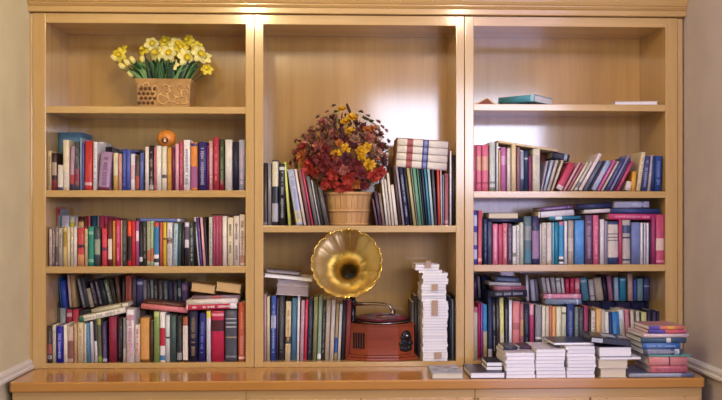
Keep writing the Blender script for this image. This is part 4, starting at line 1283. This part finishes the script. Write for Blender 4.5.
fixed = [(309, 168, 7, 'red', -.09), (315, 172, 5, 'red', -.09), (304, 146, 5, 'red', -.03), (299, 150, 4, 'bur', -.02), (381, 172, 6, 'red', -.09), (374, 176, 7, 'red', -.10), (329, 182, 6, 'red', -.10), (340, 187, 6, 'red', -.11), (348, 178, 7, 'red', -.12),
         (338, 166, 7, 'bur', -.12), (347, 160, 7, 'plm', -.12), (356, 166, 7, 'bur', -.12), (352, 172, 6, 'bur', -.12), (325, 168, 7, 'bur', -.10), (320, 160, 6, 'bur', -.09), (331, 158, 6, 'bur', -.10), (383, 162, 5, 'plm', -.05), (362, 174, 5, 'bur', -.11),
         (320, 176, 5, 'brn', -.09), (333, 174, 6, 'red', -.11), (344, 170, 5, 'pnk', -.13), (324, 186, 4.5, 'red', -.09), (364, 185, 5, 'bur', -.09), (348, 189, 5, 'red', -.10),
         (322, 122, 5, 'pnk', -.01), (329, 127, 6, 'pch', -.02), (320, 129, 5, 'pch', -.02), (333, 133, 5, 'pnk', -.04), (326, 137, 6, 'brn', -.05), (314, 141, 5, 'brn', -.03), (318, 146, 6, 'pnk', -.06), (310, 150, 5, 'brn', -.04), (309, 158, 5, 'bur', -.06), (325, 151, 6, 'bur', -.08),
         (334, 145, 5, 'brn', -.07), (343, 138, 5, 'plm', -.07), (355, 140, 6, 'pch', -.06), (353, 146, 5, 'plm', -.08), (362, 137, 5, 'brn', -.04), (369, 138, 6, 'pnk', -.05), (375, 141, 6, 'pch', -.03), (376, 129, 5, 'pch', -.01), (380, 135, 5, 'brn', -.01), (384, 147, 5, 'brn', -.02), (377, 152, 6, 'pch', -.05), (384, 156, 4, 'pnk', -.02), (357, 124, 4, 'plm', -.04), (333, 117, 4, 'brn', .0), (296, 160, 4, 'bur', -.01), (297, 166, 4, 'brn', -.02), (315, 134, 5, 'brn', 0), (308, 142, 5, 'pch', 0), (303, 150, 5, 'brn', -.01), (316, 152, 6, 'bur', -.05), (327, 144, 5, 'pch', -.05), (335, 138, 5, 'bur', -.04), (341, 131, 4, 'brn', -.03), (360, 131, 5, 'pch', -.02), (366, 144, 6, 'brn', -.06), (372, 133, 5, 'pnk', -.01), (379, 146, 6, 'bur', -.03), (370, 153, 5, 'brn', -.07), (295, 153, 4, 'pnk', 0), (313, 163, 6, 'bur', -.07), (305, 163, 5, 'org', -.05), (388, 167, 4, 'brn', -.02), (365, 119, 4, 'grn', 0), (371, 122, 4, 'grn', .01)]
nm = {'red': 'red_flower', 'bur': 'burgundy_flower', 'plm': 'plum_flower', 'pnk': 'rose_flower', 'brn': 'dried_flower', 'pch': 'peach_flower', 'grn': 'green_flower', 'org': 'orange_flower'}
for px, py, rp, key, dy in fixed: put(nm[key], key, px, py, rp * 1.3, dy, rr, 8)
# dense inner foliage
m = MB(); keys = ['bur', 'red', 'brn', 'plm', 'grn', 'pnk']
for i in range(900):
    while True:
        u, v = rr.uniform(-1, 1), rr.uniform(-1, 1)
        if u * u + v * v < 1: break
    px, py = 342 + u * 44, 156 + v * 31 - (10 * (1 - abs(u)) if v < 0 else 0)
    if v > .2: px = 342 + u * 40
    dy = -.075 * (1 - u * u - v * v) ** .5 + rr.uniform(-.005, .05)
    x, z = P(px, py, Yb + dy); c = Vector((x - cx, dy, z - zb)); d = Vector((u + rr.uniform(-.5, .5), rr.uniform(-1, .1), -v + rr.uniform(-.4, .6))).normalized()
    s = d.cross(Vector((rr.uniform(-1, 1), rr.uniform(-1, 1), rr.uniform(-1, 1)))).normalized(); l = rr.uniform(.014, .028)
    w = l * .26
    mi = 3 if v < -.3 and rr.random() < .4 else rr.choice((0, 0, 1, 2, 3)) if v > -.2 else rr.choice((2, 5, 0, 4, 2))
    m.strip([c, c + d * l * .5, c + d * l], [w * .3, w, w * .1], s, mi=mi)
m.build('foliage', [cols[k] for k in keys], t, normals=False)
# stems and wispy grass
m = MB()
for i in range(90):
    a = rr.uniform(-1.25, 1.25); L_ = rr.uniform(.16, .31) * (1 - .22 * abs(a)); base = Vector((rr.uniform(-.04, .04), rr.uniform(-.03, .03), hh * .9))
    d = Vector((math.sin(a), rr.uniform(-.35, .15), math.cos(a)))
    m.tube([base, base + d * L_ * .5 + Vector((0, 0, .01)), base + d * L_ + Vector((math.sin(a) * .02, 0, -.01))], [.0012, .0009, .0004], 4)
m.build('grass_sprigs', cols['grn'], t)
for (px, py, key) in ((293, 152, 'pch'), (296, 141, 'brn'), (303, 136, 'brn'), (311, 128, 'pch'), (318, 117, 'brn'), (327, 112, 'pch'), (334, 106, 'brn'), (361, 112, 'brn'), (368, 116, 'pch'),
                      (378, 122, 'brn'), (386, 131, 'pch'), (388, 141, 'brn'), (291, 163, 'bur'), (336, 112, 'grn'), (356, 116, 'grn'), (324, 119, 'brn'), (382, 127, 'brn')):
    put(nm[key], key, px, py, 3.6, rr.uniform(-.03, .02), rr, 7)
for (px, py, px2, py2) in ((346.5, 103.5, 350.5, 113.5), (362.2, 122.5, 362.8, 128), (340.5, 123.5, 341.5, 134)):
    Y = Yb - .035; a = P(px, py, Y); b = P(px2, py2, Y); A = Vector((a[0] - cx, -.035, a[1] - zb)); B = Vector((b[0] - cx, -.035, b[1] - zb))
    o = MB().tube([B, B.lerp(A, .1), B.lerp(A, .5), B.lerp(A, .9), A], [.002, .0055, .0062, .0055, .002], 10).build('cattail', mat('cattail_brown', '3A1A18', .8), t)
    MB().tube([Vector((B.x * .3, -.01, hh)), (B + Vector((B.x * .2, 0, hh))) / 2 if False else Vector((B.x * .8, -.02, (hh + B.z) / 2)), B], .0014, 5).build('stalk', cols['grn'], o)

# ------------------------------------------------------------------ gramophone
Yg = .0
K = (DIST + Yg) / F
cx = PX(382.8, Yg); zb = ZFLOOR + .0008
t = empty('gramophone', (cx, .135, zb)); tag(t, 'red wooden gramophone with a big brass horn, standing in the middle bookcase', 'gramophone')
mah = wood('red_mahogany', '7C3018', '984426', 'x', .3, .3)
hwf, hf, dep = 32.5 * K, 15.2 * K, .255     # half width, half front facet width
CYL = -.135                                  # local front plane
def octo(hx, fx, y0, d, s=0):
    ch = hx - fx
    return [(-hx, y0 + ch * .55), (-fx, y0), (fx, y0), (hx, y0 + ch * .55), (hx, y0 + d - ch * .55), (fx, y0 + d), (-fx, y0 + d), (-hx, y0 + d - ch * .55)]
Hc = 36.4 * K
m = MB()
m.prism(octo(hwf, hf, CYL + .004, dep), .022, Hc - .006, 'z'); cab = m.build('cabinet', mah, t)
b = cab.modifiers.new('bevel', 'BEVEL'); b.width = .0015; b.segments = 2
m = MB(); m.prism(octo(hwf + .017, hf + .005, CYL - .010, dep + .028), 0, .012, 'z'); m.prism(octo(hwf + .009, hf + .003, CYL - .003, dep + .014), .0121, .0218, 'z')
b = m.build('base_moulding', mah, t).modifiers.new('bevel', 'BEVEL'); b.width = .003; b.segments = 3
m = MB(); m.prism(octo(hwf + .006, hf + .002, CYL - .002, dep + .012), Hc - .0058, Hc, 'z')
b = m.build('lid', mah, t).modifiers.new('bevel', 'BEVEL'); b.width = .002; b.segments = 2
blk = mat('gloss_black', '0c0c10', .22); chrome = mat('chrome', 'C9C6C0', .15, 1); dark = mat('slot_dark', '180a08', .9)
# slots in the left facet
pA = Vector((-hwf, CYL + .004 + (hwf - hf) * .55, 0)); pB = Vector((-hf, CYL + .004, 0)); e = (pB - pA); nrm = Vector((e.y, -e.x, 0)).normalized(); ang = math.atan2(e.y, e.x)
for k in range(5):
    f = .22 + k * .14
    c = pA + e * f
    o = MB().box(-.0045, .0045, -.0009, .002, -.034, .034, .0008, M=Matrix.Translation(c + Vector((0, 0, Hc * .54))) @ Matrix.Rotation(ang, 4, 'Z')).build('vent_slot', dark, cab)
# crank escutcheon on the right facet
pA = Vector((hf, CYL + .004, 0)); pB = Vector((hwf, CYL + .004 + (hwf - hf) * .55, 0)); e = pB - pA; ang = math.atan2(e.y, e.x); c = pA + e * .50 + Vector((0, 0, Hc * .52))
Mx = Matrix.Translation(c) @ Matrix.Rotation(ang, 4, 'Z') @ Matrix.Rotation(R(90), 4, 'X') @ Matrix.Diagonal((1.45, 1.35, 1, 1))
m = MB()
m.lathe([(0, .008), (.010, .008), (.014, .004), (.017, -.001)], 24, Mx @ Matrix.Translation((0, .018, 0)))
for a_, r_ in ((200, .016), (340, .016), (270, .020), (235, .021), (305, .021), (90, .016), (40, .014), (140, .014)):
    m.lathe([(0, .005), (.007, .004), (.0105, -.001)], 14, Mx @ Matrix.Translation((math.cos(R(a_)) * r_, math.sin(R(a_)) * r_ * 1.25, 0)))
m.lathe([(0, .004), (.016, .003), (.020, -.001)], 24, Mx @ Matrix.Translation((0, -.006, 0)))
es = m.build('crank_escutcheon', mat('dark_bronze', '1e1e20', .4, .4), cab)
MB().lathe([(0, .012), (.004, .011), (.005, .007)], 14, Mx @ Matrix.Translation((0, .018, 0))).build('winding_socket', chrome, es)
# turntable
ty = CYL + .128; tx = .004
TLT = Matrix.Translation((tx, ty, Hc + .007)) @ Matrix.Rotation(R(2.6), 4, 'X') @ Matrix.Translation((-tx, -ty, -Hc - .007))
tt = MB().lathe([(0, Hc + .001), (.112, Hc + .001), (.121, Hc + .004), (.123, Hc + .010), (.121, Hc + .014), (.116, Hc + .0145), (0, Hc + .0145)], 64, TLT @ Matrix.Translation((tx, ty, 0))).build('turntable', blk, t)
MB().lathe([(.1225, Hc + .0075), (.1245, Hc + .0085), (.1245, Hc + .0105), (.1225, Hc + .0115)], 64, TLT @ Matrix.Translation((tx, ty, 0))).build('rim', chrome, tt)
MB().lathe([(.003, Hc + .0150), (.003, Hc + .024), (.0005, Hc + .025)], 12, TLT @ Matrix.Translation((tx, ty, 0))).build('spindle', chrome, tt)
rec = bpy.data.materials.new('record_vinyl'); rec.use_nodes = True
bs = rec.node_tree.nodes['Principled BSDF']; bs.inputs['Roughness'].default_value = .4; bs.inputs['Base Color'].default_value = (.16, .02, .03, 1)
rz = zb + Hc + .0155 + .0003
re = empty('gramophone_record', (cx + tx, .135 + ty, rz)); re.rotation_euler.x = R(2.6); tag(re, 'dark red record with a colourful label lying on the gramophone turntable', 'record')
MB().lathe([(.0036, 0), (.112, 0), (.1125, .001), (.112, .002), (.06, .0016), (.035, .0024), (.0036, .0024)], 64).build('disc', rec, re)
MB().lathe([(.0036, .0026), (.034, .0026), (.034, .0029), (.0036, .0029)], 40).build('record_label', mat('label_crimson', 'A01830', .4), re)
m = MB(); m.prism([(.006 + .026 * math.cos(a) * (.4 if k % 2 else 1), .026 * math.sin(a) * (.4 if k % 2 else 1)) for k, a in enumerate([i * .5236 for i in range(12)])], .0030, .0034, 'z')
lo = m.build('label_motif', mat('label_gold', 'D8A828', .4), re)
m = MB(); 
for k in range(9):
    a = k * .698; m.prism([(math.cos(a) * .06, math.sin(a) * .06), (math.cos(a + .2) * .1, math.sin(a + .2) * .1), (math.cos(a + .45) * .098, math.sin(a + .45) * .098), (math.cos(a + .42) * .062, math.sin(a + .42) * .062)], .0022, .0026, 'z', mi=k % 2)
m.build('label_ring', [mat('rec_red', 'B02848', .5), mat('rec_dark', '5a1424', .5)], re)
# support post, elbow and horn
def G(px, py, Y):   # local coordinates of a photo point
    x, z = P(px, py, Y); return Vector((x - cx, Y - .135, z - zb))
post = G(352.5, 322, .12)
p0 = Vector((post.x, post.y, Hc + .001))
MB().lathe([(0, 0), (.020, 0), (.020, .006), (.015, .010), (.0145, .078), (.018, .082), (.018, .090), (.010, .094), (0, .094)], 24, Matrix.Translation(p0)).build('support_post', blk, t)
thr = G(351.0, 277, .10)
brass = mat('brass', 'D2BC80', .27, 1.0, var=.12, scale=14)
brass_in = mat('brass_edge', 'D8B860', .12, 1.0)
top = p0 + Vector((0, 0, .085))
MB().tube([top, top + Vector((0, .005, .03)), top + Vector((.0, .03, .055)), thr + Vector((.002, .055, -.006)), thr + Vector((.002, .03, -.002)), thr + Vector((.0005, .006, 0))], [.013, .0125, .0125, .013, .014, .0165], 16).build('elbow', blk, t)
# horn: throat at thr, mouth centre towards the camera, up and to the left
mouth = G(346.6, 262.8, -.10)
ax = (mouth - thr); Lh = ax.length; ax.normalize()
fx = Vector((-.08, -1, .34)).normalized()
side = fx.cross(Vector((0, 0, 1))).normalized(); upv = side.cross(fx).normalized()
Rm_ = 35.6 * (DIST - .10) / F
m = MB(); NP = 11; n = NP * 10; rings = []
prof = [(0.0, .0155), (.12, .019), (.25, .022), (.40, .029), (.54, .040), (.66, .056), (.77, .077), (.86, .101), (.93, .125), (.98, Rm_ * .985), (1.0, Rm_)]
for f, r_ in prof:
    c = thr + ax * Lh * f
    ring_ = []
    for i in range(n):
        a = i / n * 6.28318; lobe = abs(math.cos(a * NP / 2)); w = max(0, (f - .15) / .85)
        rad = r_ * (1 - .022 * w ** 3 * (1 - lobe) ** 2 - .032 * w ** .5 * max(0, 1 - abs(math.sin(a * NP)) * 4))
        z_off = .007 * w ** 3 * (1 - lobe) ** 2
        ring_.append(m.bm.verts.new(c + side * rad * math.cos(a) + upv * rad * math.sin(a) + fx * -z_off))
    rings.append(ring_)
for a_, b_ in zip(rings, rings[1:]):
    for i in range(n):
        f_ = m.bm.faces.new((a_[i], a_[(i + 1) % n], b_[(i + 1) % n], b_[i])); f_.smooth = True
rim_pts = [v.co.copy() for v in rings[-1]]
horn = m.build('horn', brass, t, normals=False); sd = horn.modifiers.new('solid', 'SOLIDIFY'); sd.thickness = .0012; sd.offset = 0
m = MB(); m.tube(rim_pts + rim_pts[:2], .0026, 8); m.build('rim', brass_in, horn)
# tone arm and sound box
a0 = p0 + Vector((0, -.004, .072)); 
ta = [a0, a0 + Vector((.012, -.012, .004)), G(372, 303.5, .07), G(384, 304, .05), G(389.5, 306, .04), G(392, 309.5, .035)]
arm = MB().tube(ta, [.010, .009, .0075, .0068, .0062, .007], 14).build('tone_arm', chrome, t)
e = ta[-1]
MB().lathe([(0, -.006), (.013, -.006), (.015, -.003), (.015, .003), (.013, .006), (0, .006)], 24, Matrix.Translation(e + Vector((.004, 0, -.012))) @ Matrix.Rotation(R(90), 4, 'Y') @ Matrix.Rotation(R(25), 4, 'X')).build('sound_box', chrome, arm)
m = MB(); m.tube([G(376, 316, .05) + Vector((0, 0, 0)), e + Vector((0, 0, -.020))], .0018, 6); m.build('needle_arm', blk, arm)

# ------------------------------------------------------------------ the narrowest and half hidden books become one object
def merge_small(limit=300):
    bks = [o for o in COL.objects if o.parent is None and o.get('category') == 'book' and o.type == 'MESH']
    up_rec = {r_['o'].name: r_ for r_ in ALL}
    def score(o):
        r_ = up_rec.get(o.name)
        if r_ is None: return 9
        a = r_['th'] * r_['h']
        row = r_['row']
        if row in ('LCb', 'RCb'): a *= .03 if r_['col'] not in ('grey', 'crimson', 'red', 'olive black') else .4
        elif row in ('LAb', 'RA4', 'RBb', 'LBb'): a *= .4
        elif row in ('MBr', 'MBl'): a *= .5
        elif row == 'RC': a *= .75
        return a
    bks.sort(key=score, reverse=True)
    rest = bks[limit:]
    bm = bmesh.new(); mats = []
    for o in rest:
        for q in [o] + list(o.children):
            mw = o.matrix_world if q is o else o.matrix_world @ q.matrix_local
            tmp = bmesh.new(); tmp.from_mesh(q.data); bmesh.ops.transform(tmp, matrix=mw, verts=tmp.verts)
            mp = []
            for m_ in q.data.materials:
                if m_ not in mats: mats.append(m_)
                mp.append(mats.index(m_))
            for f in tmp.faces: f.material_index = mp[f.material_index]
            me = bpy.data.meshes.new('tmp'); tmp.to_mesh(me); tmp.free(); bm.from_mesh(me); bpy.data.meshes.remove(me)
    for o in rest:
        for q in list(o.children): bpy.data.objects.remove(q)
        bpy.data.objects.remove(o)
    me = bpy.data.meshes.new('narrow_books'); bm.to_mesh(me); bm.free()
    tag(link('narrow_books', me, None, mats), 'narrow and half hidden books between and behind the larger ones on the shelves', 'books', kind='stuff')
merge_small(302)
